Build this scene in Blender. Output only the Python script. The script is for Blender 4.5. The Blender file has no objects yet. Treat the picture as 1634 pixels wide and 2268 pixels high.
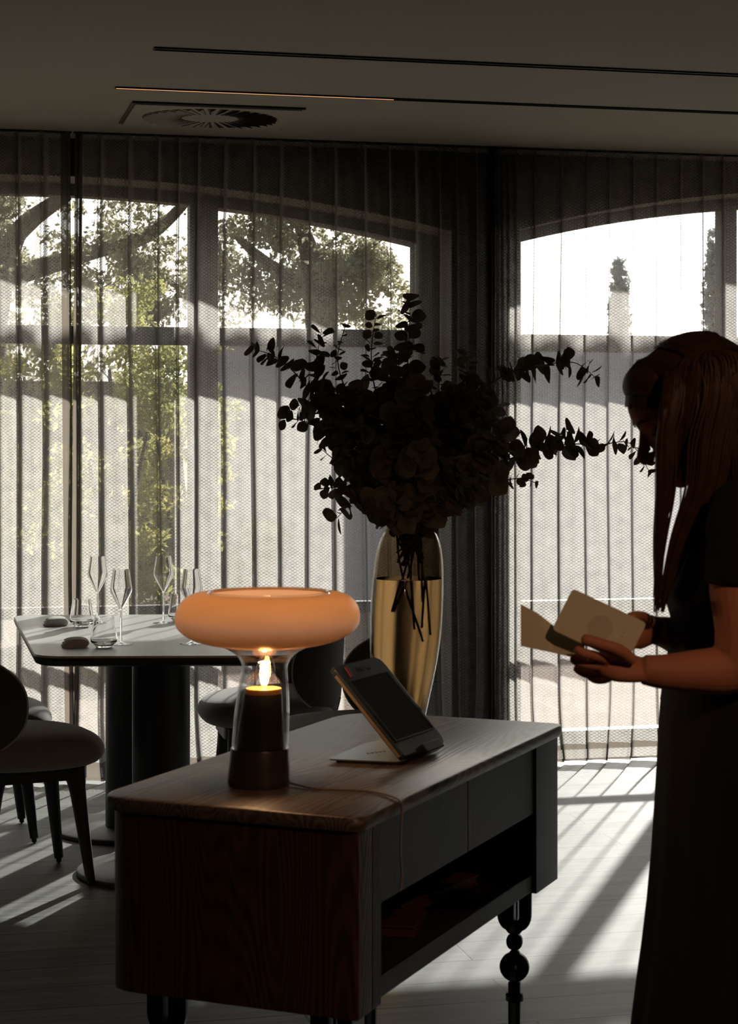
import bpy, bmesh, math, random
from math import sin, cos, pi, sqrt, radians, atan2
from mathutils import Vector, Matrix, noise
random.seed(7)
scn = bpy.context.scene
COL = scn.collection

# ------------------------------------------------------------------ camera
F, CX, HY, CH = 4250.0, 817.0, 965.0, 1.42
AZ = radians(13.1)
SA, CA = sin(AZ), cos(AZ)
def W(lat, d, z): return Vector((lat*CA + d*SA, -lat*SA + d*CA, z))
def P(x, y, d): return W((x-CX)*d/F, d, CH-(y-HY)*d/F)
def Pz(x, y, z):                       # point at height z seen at pixel
    d = (CH-z)*F/(y-HY)
    return P(x, y, d)
def XatY(x, Y):
    r = (x-CX)/F
    return Y*(SA+r*CA)/(CA-r*SA)
def ZatY(x, y, Y):
    X = XatY(x, Y); d = X*SA+Y*CA
    return CH-(y-HY)*d/F

cam = bpy.data.cameras.new('camera'); camo = bpy.data.objects.new('camera', cam); COL.objects.link(camo)
camo.location = (0, 0, CH); camo.rotation_euler = (pi/2, 0, -AZ)
cam.sensor_fit = 'AUTO'; cam.sensor_width = 36; cam.lens = F/2268*36
cam.shift_y = -(1134-HY)/2268
cam.clip_start = 0.05; cam.clip_end = 300
cam.dof.use_dof = True; cam.dof.focus_distance = 6.8; cam.dof.aperture_fstop = 13
scn.camera = camo

# ------------------------------------------------------------------ view, world, sun
scn.view_settings.view_transform = 'Standard'; scn.view_settings.look = 'None'
scn.view_settings.gamma = 1; scn.view_settings.use_curve_mapping = False
scn.view_settings.exposure = 0.0
scn.cycles.max_bounces = 14; scn.cycles.transparent_max_bounces = 32
scn.cycles.transmission_bounces = 10; scn.cycles.diffuse_bounces = 5; scn.cycles.glossy_bounces = 5
scn.cycles.caustics_refractive = False; scn.cycles.caustics_reflective = False
scn.cycles.sample_clamp_indirect = 4
w = bpy.data.worlds.new('sky'); scn.world = w; w.use_nodes = True
wn = w.node_tree; bg = wn.nodes['Background']
SUN_AZ, SUN_EL = radians(30), radians(23.5)      # azimuth from +Y towards +X
sky = wn.nodes.new('ShaderNodeTexSky'); sky.sky_type = 'NISHITA'; sky.sun_disc = False
sky.sun_elevation = SUN_EL; sky.sun_rotation = SUN_AZ; sky.air_density = 1.0; sky.dust_density = 3.0
hs = wn.nodes.new('ShaderNodeHueSaturation'); hs.inputs['Saturation'].default_value = 0.35
wn.links.new(sky.outputs[0], hs.inputs['Color']); wn.links.new(hs.outputs[0], bg.inputs[0])
bg.inputs[1].default_value = 0.24
sl = bpy.data.lights.new('sun', 'SUN'); sl.energy = 13.5; sl.color = (1, .965, .91); sl.angle = radians(.9)
so = bpy.data.objects.new('sun', sl); COL.objects.link(so)
sd = Vector((-sin(SUN_AZ)*cos(SUN_EL), -cos(SUN_AZ)*cos(SUN_EL), -sin(SUN_EL)))
so.rotation_euler = sd.to_track_quat('-Z', 'Y').to_euler(); so.location = (5, 14, 8)

# ------------------------------------------------------------------ materials
class NT:
    def __init__(s, name):
        s.m = bpy.data.materials.new(name); s.m.use_nodes = True
        s.t = s.m.node_tree; s.t.nodes.clear(); s.out = s.t.nodes.new('ShaderNodeOutputMaterial')
    def n(s, typ, ins=None, **kw):
        nd = s.t.nodes.new('ShaderNode'+typ)
        for k, v in kw.items(): setattr(nd, k, v)
        for k, v in (ins or {}).items():
            if hasattr(v, 'links') and hasattr(v, 'is_linked'): s.t.links.new(v, nd.inputs[k])
            else: nd.inputs[k].default_value = v
        return nd
    def l(s, a, b): s.t.links.new(a, b)
    def math(s, op, a, b=None, c=None, clamp=False):
        ins = {0: a}
        if b is not None: ins[1] = b
        if c is not None: ins[2] = c
        nd = s.n('Math', ins, operation=op); nd.use_clamp = clamp
        return nd.outputs[0]
    def surf(s, sh): s.l(sh, s.out.inputs[0]); return s.m
def c4(c): return (c[0], c[1], c[2], 1)
def pbr(name, col, rough=.5, metal=0, bump=0, bscale=200, var=0, vscale=8, spec=.5, sheen=0):
    t = NT(name)
    b = t.n('BsdfPrincipled', {'Base Color': c4(col), 'Roughness': rough, 'Metallic': metal, 'Specular IOR Level': spec, 'Sheen Weight': sheen})
    tc = t.n('TexCoord')
    if var:
        nz = t.n('TexNoise', {'Vector': tc.outputs['Object'], 'Scale': vscale, 'Detail': 4})
        mx = t.n('Mix', {0: nz.outputs[0], 6: c4([v*(1-var) for v in col]), 7: c4([min(1, v*(1+var)) for v in col])}, data_type='RGBA')
        t.l(mx.outputs[2], b.inputs['Base Color'])
    if bump:
        nz = t.n('TexNoise', {'Vector': tc.outputs['Object'], 'Scale': bscale, 'Detail': 3})
        bp = t.n('Bump', {'Height': nz.outputs[0], 'Strength': bump, 'Distance': .002})
        t.l(bp.outputs[0], b.inputs['Normal'])
    return t.surf(b.outputs[0])
def thin_glass(name, tint=(1, 1, 1), ior=1.5, rough=.0, streak=0, boost=1.0):
    t = NT(name)
    tr = t.n('BsdfTransparent', {'Color': c4(tint)})
    if streak:
        tc = t.n('TexCoord'); mp = t.n('Mapping', {'Vector': tc.outputs['Object'], 'Scale': (38, 38, 1.2)})
        nz = t.n('TexNoise', {'Vector': mp.outputs[0], 'Scale': 1, 'Detail': 3})
        f = t.math('MULTIPLY_ADD', nz.outputs[0], streak, 1-streak*.5, clamp=True)
        mx = t.n('Mix', {0: f, 6: c4([v*.35 for v in tint]), 7: c4(tint)}, data_type='RGBA'); t.l(mx.outputs[2], tr.inputs[0])
    gl = t.n('BsdfGlossy', {'Color': (1, 1, 1, 1), 'Roughness': rough})
    fr = t.n('Fresnel', {'IOR': ior})
    geo = t.n('NewGeometry')
    lw = t.n('LayerWeight', {'Blend': .5})
    f = t.math('POWER', lw.outputs['Facing'], 4.0)
    f = t.math('MULTIPLY_ADD', f, .75*boost, .045*boost, clamp=True)
    ms = t.n('MixShader', {0: f, 1: tr.outputs[0], 2: gl.outputs[0]})
    return t.surf(ms.outputs[0])
def emit(name, col, st):
    t = NT(name); e = t.n('Emission', {'Color': c4(col), 'Strength': st}); return t.surf(e.outputs[0])
def wood(name, dark, light, axis='Z', scale=1.0, rough=.42, rot=0, spec=.5, bump=.35):
    t = NT(name); tc = t.n('TexCoord')
    sc = {'Z': (9, 9, 1.1), 'X': (1.1, 9, 9), 'Y': (9, 1.1, 9)}[axis]
    mp = t.n('Mapping', {'Vector': tc.outputs['Object'], 'Scale': [v*scale for v in sc], 'Rotation': (0, 0, rot)})
    big = t.n('TexNoise', {'Vector': mp.outputs[0], 'Scale': .55, 'Detail': 2, 'Roughness': .4})
    ph = t.math('MULTIPLY', big.outputs[0], 330.0)
    ring = t.math('SINE', ph)
    fine = t.n('TexNoise', {'Vector': mp.outputs[0], 'Scale': 9, 'Detail': 5, 'Roughness': .65})
    a = t.math('MULTIPLY_ADD', ring, .30, .5)
    b_ = t.math('MULTIPLY_ADD', fine.outputs[0], .9, -.45)
    f = t.math('ADD', a, b_, clamp=True)
    mx = t.n('Mix', {0: f, 6: c4(dark), 7: c4(light)}, data_type='RGBA')
    b = t.n('BsdfPrincipled', {'Base Color': mx.outputs[2], 'Roughness': rough, 'Specular IOR Level': spec})
    bp = t.n('Bump', {'Height': f, 'Strength': bump, 'Distance': .001}); t.l(bp.outputs[0], b.inputs['Normal'])
    return t.surf(b.outputs[0])

M = {}
M['plaster'] = pbr('plaster', (.34, .29, .225), .85, bump=.2, bscale=30, var=.06, vscale=1.3)
M['darkwall'] = pbr('dark_wall', (.05, .045, .04), .8, bump=.1, var=.1, vscale=2)
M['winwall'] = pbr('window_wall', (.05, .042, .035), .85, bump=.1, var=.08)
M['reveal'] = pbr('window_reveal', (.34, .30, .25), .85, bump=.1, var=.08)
M['frame'] = pbr('frame_paint', (.20, .19, .18), .45, var=.05)
M['black'] = pbr('black_metal', (.012, .012, .012), .45)
M['blackwood'] = pbr('black_wood', (.012, .011, .010), .5, bump=.1)
M['glasspane'] = thin_glass('window_glass', (.93, .95, .94))
M['clear'] = thin_glass('clear_glass', (.94, .95, .95), boost=1.7)
t = NT('crystal_glass'); g = t.n('BsdfGlass', {'Color': (1, 1, 1, 1), 'IOR': 1.45, 'Roughness': 0}); M['crystal'] = t.surf(g.outputs[0])
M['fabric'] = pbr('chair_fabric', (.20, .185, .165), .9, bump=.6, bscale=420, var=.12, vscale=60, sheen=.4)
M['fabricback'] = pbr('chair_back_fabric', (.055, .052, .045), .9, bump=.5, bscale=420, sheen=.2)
M['piping'] = pbr('piping', (.45, .43, .38), .7)
M['marble'] = None
M['skin'] = pbr('skin', (.50, .20, .115), .68, bump=.05, bscale=300, var=.06, vscale=20)
M['lips'] = pbr('lips', (.42, .13, .10), .45)
M['shirt'] = pbr('black_cloth', (.005, .0048, .005), .9, bump=.3, bscale=500)
M['card'] = pbr('card', (.68, .66, .50), .6, var=.04, vscale=30)
M['cardmark'] = pbr('card_mark', (.56, .55, .43), .6)
M['cardink'] = pbr('card_ink', (.12, .11, .09), .6)
M['napkin'] = pbr('napkin', (.80, .78, .75), .9, bump=.3, bscale=500)
M['tabletshell'] = pbr('tablet_shell', (.022, .032, .035), .42, spec=.35)
M['screen'] = pbr('tablet_screen', (.006, .005, .005), .16, spec=.3)
M['steel'] = pbr('plate_steel', (.13, .13, .125), .32, metal=.8)
M['red'] = pbr('red_label', (.25, .01, .01), .4)
M['cable'] = pbr('cable', (.20, .16, .11), .35)
M['stem'] = pbr('stem', (.06, .045, .02), .7)
M['bark'] = pbr('bark', (.14, .11, .08), .9, bump=1, bscale=20)
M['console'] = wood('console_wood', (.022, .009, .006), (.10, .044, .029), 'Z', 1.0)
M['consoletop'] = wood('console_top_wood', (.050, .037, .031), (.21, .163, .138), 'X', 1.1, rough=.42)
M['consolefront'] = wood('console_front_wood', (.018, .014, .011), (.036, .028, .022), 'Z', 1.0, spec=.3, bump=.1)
M['leather'] = pbr('leather', (.07, .022, .012), .5)
M['terrace'] = None

# hair
t = NT('hair'); tc = t.n('TexCoord')
nz = t.n('TexNoise', {'Vector': tc.outputs['Object'], 'Scale': 70, 'Detail': 3})
mx = t.n('Mix', {0: nz.outputs[0], 6: (.016, .007, .003, 1), 7: (.07, .030, .012, 1)}, data_type='RGBA')
b = t.n('BsdfPrincipled', {'Base Color': mx.outputs[2], 'Roughness': .5, 'Specular IOR Level': .25}); M['hair'] = t.surf(b.outputs[0])

# leaves (diffuse + translucent)
def leafmat(name, c1, c2, trans=.35, scale=6):
    t = NT(name); tc = t.n('TexCoord')
    nz = t.n('TexNoise', {'Vector': tc.outputs['Object'], 'Scale': scale, 'Detail': 2})
    mx = t.n('Mix', {0: t.math('MULTIPLY_ADD', nz.outputs[0], 2.2, -.6, clamp=True), 6: c4(c1), 7: c4(c2)}, data_type='RGBA')
    d = t.n('BsdfDiffuse', {'Color': mx.outputs[2]}); tr = t.n('BsdfTranslucent', {'Color': mx.outputs[2]})
    ms = t.n('MixShader', {0: trans, 1: d.outputs[0], 2: tr.outputs[0]}); return t.surf(ms.outputs[0])
M['euca'] = leafmat('eucalyptus_leaf', (.12, .108, .075), (.28, .22, .165), .06, 25)
M['treeleaf'] = leafmat('tree_leaf', (.28, .29, .22), (.48, .45, .28), .55, .9)
M['shrubleaf'] = leafmat('shrub_leaf', (.27, .32, .13), (.66, .58, .22), .5, 2.4)
M['cypress'] = leafmat('cypress_leaf', (.35, .38, .36), (.5, .52, .5), .4, 2)

# floor boards
t = NT('floor_boards'); tc = t.n('TexCoord')
br = t.n('TexBrick', {'Vector': tc.outputs['Object'], 'Scale': 1.0, 'Mortar Size': .0024, 'Mortar Smooth': .1, 'Bias': 0,
         'Brick Width': 1.45, 'Row Height': .185, 'Color1': (.175, .178, .17, 1), 'Color2': (.225, .228, .217, 1), 'Mortar': (.04, .037, .033, 1)})
br.offset = .37; br.offset_frequency = 2
mp = t.n('Mapping', {'Vector': tc.outputs['Object'], 'Scale': (1.0, 11, 1)})
n1 = t.n('TexNoise', {'Vector': mp.outputs[0], 'Scale': 2.2, 'Detail': 7, 'Roughness': .7})
n2 = t.n('TexNoise', {'Vector': mp.outputs[0], 'Scale': .8, 'Detail': 2})
rg = t.math('SINE', t.math('MULTIPLY', n2.outputs[0], 80.0))
f = t.math('ADD', t.math('MULTIPLY_ADD', n1.outputs[0], 1.3, .32), t.math('MULTIPLY', rg, .06))
vm = t.n('VectorMath', {0: br.outputs[0]}, operation='SCALE'); t.l(f, vm.inputs['Scale'])
b = t.n('BsdfPrincipled', {'Base Color': vm.outputs[0], 'Roughness': .55, 'Specular IOR Level': .14})
hb = t.math('MULTIPLY_ADD', br.outputs['Fac'], -1.0, t.math('MULTIPLY', n1.outputs[0], .25))
bp = t.n('Bump', {'Height': hb, 'Strength': .5, 'Distance': .002}); t.l(bp.outputs[0], b.inputs['Normal'])
M['floor'] = t.surf(b.outputs[0])

# table stone
t = NT('stone_top'); tc = t.n('TexCoord')
nz = t.n('TexNoise', {'Vector': tc.outputs['Object'], 'Scale': 3, 'Detail': 8, 'Distortion': 1.2})
v = t.math('ABSOLUTE', t.math('SUBTRACT', nz.outputs[0], .5)); v = t.math('LESS_THAN', v, .012)
mx = t.n('Mix', {0: t.math('MULTIPLY', v, .35), 6: (.47, .465, .455, 1), 7: (.62, .60, .57, 1)}, data_type='RGBA')
b = t.n('BsdfPrincipled', {'Base Color': mx.outputs[2], 'Roughness': .33}); M['stone'] = t.surf(b.outputs[0])

# terrace
t = NT('terrace_paving'); tc = t.n('TexCoord')
br = t.n('TexBrick', {'Vector': tc.outputs['Object'], 'Scale': 1, 'Mortar Size': .008, 'Brick Width': .6, 'Row Height': .6,
         'Color1': (.19, .135, .11, 1), 'Color2': (.22, .16, .13, 1), 'Mortar': (.3, .25, .2, 1)})
b = t.n('BsdfPrincipled', {'Base Color': br.outputs[0], 'Roughness': .9, 'Specular IOR Level': .05}); M['terrace'] = t.surf(b.outputs[0])
M['render'] = pbr('garden_wall_render', (.52, .50, .53), .9, bump=.3, bscale=20, var=.05, vscale=1)

# sheer woven curtain; UV in metres along the cloth (u) and height (v)
def curtain_mat(name, T0=.36, hem=False):
    t = NT(name); tc = t.n('TexCoord'); uv = tc.outputs['UV']
    sp = t.n('SeparateXYZ', {0: uv}); u, v = sp.outputs[0], sp.outputs[1]
    # wavy horizontal yarns forming cells
    wob = t.n('TexNoise', {'Vector': uv, 'Scale': 45, 'Detail': 2}); wb = t.math('MULTIPLY_ADD', wob.outputs[0], .5, -.25)
    ry = t.math('ADD', t.math('DIVIDE', v, .0068), wb); rx = t.math('ADD', t.math('DIVIDE', u, .0215), t.math('MULTIPLY', wb, .6))
    odd = t.math('MULTIPLY', t.math('FLOORED_MODULO', t.math('FLOOR', ry), 2.0), .5)
    fx = t.math('MULTIPLY', t.math('ABSOLUTE', t.math('SUBTRACT', t.math('FRACT', t.math('ADD', rx, odd)), .5)), 2.0)
    fy = t.math('MULTIPLY', t.math('ABSOLUTE', t.math('SUBTRACT', t.math('FRACT', ry), .5)), 2.0)
    dd = t.math('SQRT', t.math('ADD', t.math('MULTIPLY', t.math('POWER', fx, 2.0), 1.1), t.math('MULTIPLY', t.math('POWER', fy, 2.0), .55)))
    cell = t.math('MULTIPLY_ADD', dd, 2.2, -1.35)             # high on the yarn outlines, low in the open cells
    cell = t.math('MINIMUM', t.math('MAXIMUM', cell, -.7), 1.0)
    nz = t.n('TexNoise', {'Vector': uv, 'Scale': 190, 'Detail': 3})
    nz2 = t.n('TexNoise', {'Vector': uv, 'Scale': 18, 'Detail': 3})
    vs = t.math('SINE', t.math('MULTIPLY', u, 2*pi/.0048))
    k = t.math('MULTIPLY_ADD', cell, .62, .92)
    k = t.math('ADD', k, t.math('MULTIPLY', vs, .16))
    k = t.math('ADD', k, t.math('MULTIPLY_ADD', nz.outputs[0], .9, -.45))
    k = t.math('ADD', k, t.math('MULTIPLY_ADD', nz2.outputs[0], .5, -.25))
    hm = t.math('LESS_THAN', v, .085); k = t.math('ADD', k, t.math('MULTIPLY', hm, 1.8))
    sh_ = t.math('LESS_THAN', t.math('ABSOLUTE', u), .075); k = t.math('ADD', k, t.math('MULTIPLY', sh_, 2.2))
    k = t.math('MAXIMUM', k, .15)
    geo = t.n('NewGeometry')
    dt = t.n('VectorMath', {0: geo.outputs['Incoming'], 1: geo.outputs['Normal']}, operation='DOT_PRODUCT')
    ca = t.math('MAXIMUM', t.math('ABSOLUTE', dt.outputs['Value']), .22)
    ex = t.math('DIVIDE', k, ca)
    T = t.math('POWER', T0, ex)
    al = t.math('SUBTRACT', 1.0, T, clamp=True)
    col = t.n('Mix', {0: nz2.outputs[0], 6: (.46, .44, .41, 1), 7: (.60, .575, .54, 1)}, data_type='RGBA')
    hem_ = t.math('MAXIMUM', sh_, hm); col = t.n('Mix', {0: hem_, 6: col.outputs[2], 7: (.17, .145, .12, 1)}, data_type='RGBA')
    d = t.n('BsdfDiffuse', {'Color': (.03, .026, .022, 1)}); tr = t.n('BsdfTranslucent', {'Color': col.outputs[2]})
    ms = t.n('MixShader', {0: .52, 1: d.outputs[0], 2: tr.outputs[0]})
    tp = t.n('BsdfTransparent')
    m2 = t.n('MixShader', {0: al, 1: tp.outputs[0], 2: ms.outputs[0]})
    return t.surf(m2.outputs[0])
M['curtain'] = curtain_mat('sheer_curtain', .50)

# lamp glass
t = NT('frosted_peach_glass')
tc = t.n('TexCoord')
d = t.n('BsdfDiffuse', {'Color': (.80, .68, .62, 1)}); tr = t.n('BsdfTranslucent')
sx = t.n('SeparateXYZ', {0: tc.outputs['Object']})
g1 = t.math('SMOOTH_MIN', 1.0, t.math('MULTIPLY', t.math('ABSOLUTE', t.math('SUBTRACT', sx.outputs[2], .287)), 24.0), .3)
glow_tint = t.n('Mix', {0: g1, 6: (.70, .66, .68, 1), 7: (1.0, .82, .58, 1)}, data_type='RGBA'); t.l(glow_tint.outputs[2], tr.inputs[0])  # orange tint at top and bottom paints the bulb's glow into the glass
gl = t.n('BsdfGlossy', {'Color': (1, .9, .8, 1), 'Roughness': .35})
m1 = t.n('MixShader', {0: .62, 1: d.outputs[0], 2: tr.outputs[0]})
lw = t.n('LayerWeight', {'Blend': .3}); m2 = t.n('MixShader', {0: t.math('MULTIPLY_ADD', lw.outputs[0], .5, .03), 1: m1.outputs[0], 2: gl.outputs[0]})
tp = t.n('BsdfTransparent', {'Color': (.9, .6, .4, 1)}); m3 = t.n('MixShader', {0: .88, 1: tp.outputs[0], 2: m2.outputs[0]})
M['peach'] = t.surf(m3.outputs[0])
M['lampbase'] = pbr('lamp_base', (.10, .085, .078), .3, metal=.5)
M['glowring'] = pbr('painted_glow_ring', (.85, .40, .08), .4)  # bright orange stands in for the bulb's glow on the cone top
M['footdisc'] = pbr('foot_disc', (.045, .043, .042), .4)
M['filament'] = emit('filament', (1, .5, .15), 60)
M['amberglow'] = emit('filament_core', (1, .62, .25), 60)
M['strip'] = emit('strip_glow', (1, .48, .20), 1.1)
M['amber'] = thin_glass('smoked_amber_glass', (.72, .60, .44), streak=.4, boost=.9)
t = NT('water'); g = t.n('BsdfRefraction', {'Color': (.94, .875, .75, 1), 'IOR': 1.30, 'Roughness': .28})
M['water'] = t.surf(g.outputs[0])

# ------------------------------------------------------------------ mesh helpers
def tag(o, label=None, cat=None, group=None, kind=None):
    if label: o['label'] = label
    if cat: o['category'] = cat
    if group: o['group'] = group
    if kind: o['kind'] = kind
    return o
def finish(name, bm, mat, parent=None, smooth=True, bevel=0, sub=0, angle=40):
    bmesh.ops.recalc_face_normals(bm, faces=bm.faces)
    me = bpy.data.meshes.new(name); bm.to_mesh(me); bm.free()
    o = bpy.data.objects.new(name, me); COL.objects.link(o)
    mats = mat if isinstance(mat, (list, tuple)) else [mat]
    for m in mats: me.materials.append(m)
    if smooth:
        me.polygons.foreach_set('use_smooth', [True]*len(me.polygons))
        try: me.set_sharp_from_angle(angle=radians(angle))
        except Exception: pass
    if parent:
        o.parent = parent
    if bevel:
        md = o.modifiers.new('bevel', 'BEVEL'); md.width = bevel; md.segments = 3; md.limit_method = 'ANGLE'; md.angle_limit = radians(40)
    if sub:
        md = o.modifiers.new('sub', 'SUBSURF'); md.levels = sub; md.render_levels = sub
    return o
def empty(name, loc=(0, 0, 0), rz=0):
    o = bpy.data.objects.new(name, None); COL.objects.link(o); o.location = loc; o.rotation_euler = (0, 0, rz); o.empty_display_size = .1
    return o
def box(bm, x0, x1, y0, y1, z0, z1):
    vs = [bm.verts.new((x, y, z)) for x in (x0, x1) for y in (y0, y1) for z in (z0, z1)]
    for f in ((0, 1, 3, 2), (4, 6, 7, 5), (0, 4, 5, 1), (2, 3, 7, 6), (0, 2, 6, 4), (1, 5, 7, 3)): bm.faces.new([vs[i] for i in f])
def prism(bm, pts, z0, z1):
    a = [bm.verts.new((p[0], p[1], z0)) for p in pts]; b = [bm.verts.new((p[0], p[1], z1)) for p in pts]
    n = len(pts); bm.faces.new(a[::-1]); bm.faces.new(b)
    for i in range(n): bm.faces.new((a[i], a[(i+1) % n], b[(i+1) % n], b[i]))
def quadprism(bm, pts, off):
    """closed slab from a polygon of Vectors with thickness vector off"""
    a = [bm.verts.new(p) for p in pts]; b = [bm.verts.new(Vector(p)+off) for p in pts]
    n = len(pts); bm.faces.new(a[::-1]); bm.faces.new(b)
    for i in range(n): bm.faces.new((a[i], a[(i+1) % n], b[(i+1) % n], b[i]))
def rounded(pts, r, seg=6):
    """round the corners of a polygon (2D or 3D Vectors)"""
    out = []; n = len(pts)
    rr = r if isinstance(r, (list, tuple)) else [r]*n
    for i in range(n):
        p, a, b = Vector(pts[i]), Vector(pts[i-1]), Vector(pts[(i+1) % n])
        r_ = rr[i]
        if r_ <= 0: out.append(p); continue
        p0 = p+(a-p).normalized()*r_; p1 = p+(b-p).normalized()*r_
        for k in range(seg+1):
            s = k/seg; out.append(p0*(1-s)**2+p*2*s*(1-s)+p1*s*s)
    return out
def lathe(bm, prof, n=48, cx=None, closed=False):
    """prof [(r,z)], optional cx(z)->(x,y) centre shift"""
    rings = []
    for r, z in prof:
        ox, oy = cx(z) if cx else (0, 0)
        if r < 1e-5: rings.append([bm.verts.new((ox, oy, z))])
        else: rings.append([bm.verts.new((ox+r*cos(2*pi*i/n), oy+r*sin(2*pi*i/n), z)) for i in range(n)])
    pairs = list(zip(rings, rings[1:]))
    if closed: pairs.append((rings[-1], rings[0]))
    for a, b in pairs:
        if len(a) == 1 and len(b) == 1: continue
        for i in range(n):
            j = (i+1) % n
            if len(a) == 1: bm.faces.new((a[0], b[i], b[j]))
            elif len(b) == 1: bm.faces.new((a[i], a[j], b[0]))
            else: bm.faces.new((a[i], a[j], b[j], b[i]))
def crom(pts, k=6):
    """catmull-rom through tuples of floats"""
    out = []; n = len(pts)
    for i in range(n-1):
        p0, p1, p2, p3 = pts[max(i-1, 0)], pts[i], pts[i+1], pts[min(i+2, n-1)]
        for s in range(k):
            t = s/k
            out.append(tuple(.5*((2*b)+(c-a)*t+(2*a-5*b+4*c-d)*t*t+(-a+3*b-3*c+d)*t**3) for a, b, c, d in zip(p0, p1, p2, p3)))
    out.append(tuple(pts[-1])); return out
def tube(bm, pts, radii, n=10, k=5, flat=1.0, flatdir=None, caps=True):
    """smooth tube through Vectors; radii per point; flat squashes along flatdir"""
    pr = crom([(*p, r) for p, r in zip(pts, radii)], k) if k > 1 else [(*p, r) for p, r in zip(pts, radii)]
    P_ = [Vector(p[:3]) for p in pr]; R = [max(p[3], 1e-4) for p in pr]
    rings = []; up = None
    for i, p in enumerate(P_):
        tg = (P_[min(i+1, len(P_)-1)]-P_[max(i-1, 0)])
        if tg.length < 1e-9: tg = Vector((0, 0, 1))
        tg.normalize()
        if flatdir is not None: u = (Vector(flatdir)-tg*tg.dot(Vector(flatdir))).normalized()
        elif up is None:
            u = tg.orthogonal().normalized()
        else:
            u = (up-tg*tg.dot(up)).normalized()
        up = u; v = tg.cross(u)
        rings.append([bm.verts.new(p+u*R[i]*flat*cos(2*pi*j/n)+v*R[i]*sin(2*pi*j/n)) for j in range(n)])
    for a, b in zip(rings, rings[1:]):
        for j in range(n): bm.faces.new((a[j], a[(j+1) % n], b[(j+1) % n], b[j]))
    if caps:
        for rg, p, s in ((rings[0], P_[0], -1), (rings[-1], P_[-1], 1)):
            i = 0 if s < 0 else len(P_)-1
            tg = (P_[1]-P_[0] if s < 0 else P_[-1]-P_[-2]).normalized()
            c = bm.verts.new(p+tg*s*R[i]*.6)
            for j in range(n): bm.faces.new((rg[j], rg[(j+1) % n], c))
def ellipsoid(bm, c, ax, n=20, m=14):
    """ax: three Vectors (semi-axes)"""
    c = Vector(c); top = bm.verts.new(c+ax[2]); bot = bm.verts.new(c-ax[2]); rings = []
    for i in range(1, m):
        th = pi*i/m
        rings.append([bm.verts.new(c+ax[2]*cos(th)+(ax[0]*cos(2*pi*j/n)+ax[1]*sin(2*pi*j/n))*sin(th)) for j in range(n)])
    for j in range(n):
        bm.faces.new((top, rings[0][j], rings[0][(j+1) % n])); bm.faces.new((bot, rings[-1][(j+1) % n], rings[-1][j]))
    for a, b in zip(rings, rings[1:]):
        for j in range(n): bm.faces.new((a[j], b[j], b[(j+1) % n], a[(j+1) % n]))
def loft(bm, rings, cap=True):
    vr = [[bm.verts.new(p) for p in r] for r in rings]; n = len(vr[0])
    for a, b in zip(vr, vr[1:]):
        for j in range(n): bm.faces.new((a[j], a[(j+1) % n], b[(j+1) % n], b[j]))
    if cap: bm.faces.new(vr[0][::-1]); bm.faces.new(vr[-1])

# ------------------------------------------------------------------ room
XL, XR, YB, YC, YW, ZC = -2.2, 6.2, -1.6, 7.9, 8.08, 2.66
WT = .74                                             # wall thickness
def struct(name, bm, mat, parent=None, **kw):
    o = finish(name, bm, mat, parent, **kw)
    if not parent: o['kind'] = 'structure'
    return o
bm = bmesh.new(); box(bm, XL, XR, YB, YW+WT, -.05, 0); struct('floor', bm, M['floor'], smooth=False)
bm = bmesh.new(); box(bm, XL, XR, YB, YW+.001, ZC, ZC+.05); struct('ceiling', bm, M['plaster'], smooth=False)
bm = bmesh.new(); box(bm, XL-.1, XL, YB, YW+WT, 0, ZC); struct('wall_left', bm, M['darkwall'], smooth=False)
bm = bmesh.new(); box(bm, XR, XR+.1, YB, YW+WT, 0, ZC); struct('wall_right', bm, M['darkwall'], smooth=False)
bm = bmesh.new(); box(bm, XL-.1, XR+.1, YB-.1, YB, 0, ZC); struct('wall_back', bm, M['darkwall'], smooth=False)

# window wall with two arched openings: opening centre x0..x1, spring z, crown z
def arch_z(x, o):
    x0, x1, zs, zc = o; h = (x1-x0)/2; rise = zc-zs; R = (h*h+rise*rise)/(2*rise)
    dx = x-(x0+x1)/2; return zc-R+sqrt(max(R*R-dx*dx, 0))
op1 = (2*XatY(100, YW)-XatY(1000, YW), XatY(1000, YW), ZatY(1000, 512, YW), ZatY(100, 388, YW))
op2 = (XatY(1150, YW), 2*XatY(1905, YW)-XatY(1150, YW), ZatY(1150, 508, YW), ZatY(1905, 422, YW))
bm = bmesh.new()
def wall_seg(x0, x1, zfun):
    n = 1 if zfun is None else 28
    for i in range(n):
        a = x0+(x1-x0)*i/n; b = x0+(x1-x0)*(i+1)/n
        if zfun is None: box(bm, a, b, YW, YW+WT, 0, ZC+.3)
        else:
            za, zb = zfun(a), zfun(b)
            vs = [bm.verts.new(q) for q in ((a, YW, za), (b, YW, zb), (b, YW, ZC+.3), (a, YW, ZC+.3), (a, YW+WT, za), (b, YW+WT, zb), (b, YW+WT, ZC+.3), (a, YW+WT, ZC+.3))]
            for f in ((0, 1, 2, 3), (5, 4, 7, 6), (0, 4, 5, 1), (3, 2, 6, 7)): bm.faces.new([vs[j] for j in f])
wall_seg(XL-.1, op1[0], None); wall_seg(op1[0], op1[1], lambda x: arch_z(x, op1)); wall_seg(op1[1], op2[0], None)
wall_seg(op2[0], op2[1], lambda x: arch_z(x, op2)); wall_seg(op2[1], XR+.1, None)
bmesh.ops.remove_doubles(bm, verts=bm.verts, dist=1e-4)
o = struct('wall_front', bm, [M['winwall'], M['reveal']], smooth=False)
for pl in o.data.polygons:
    if pl.normal.y > -.9 or pl.center.y > YW+.1: pl.material_index = 1

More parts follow.
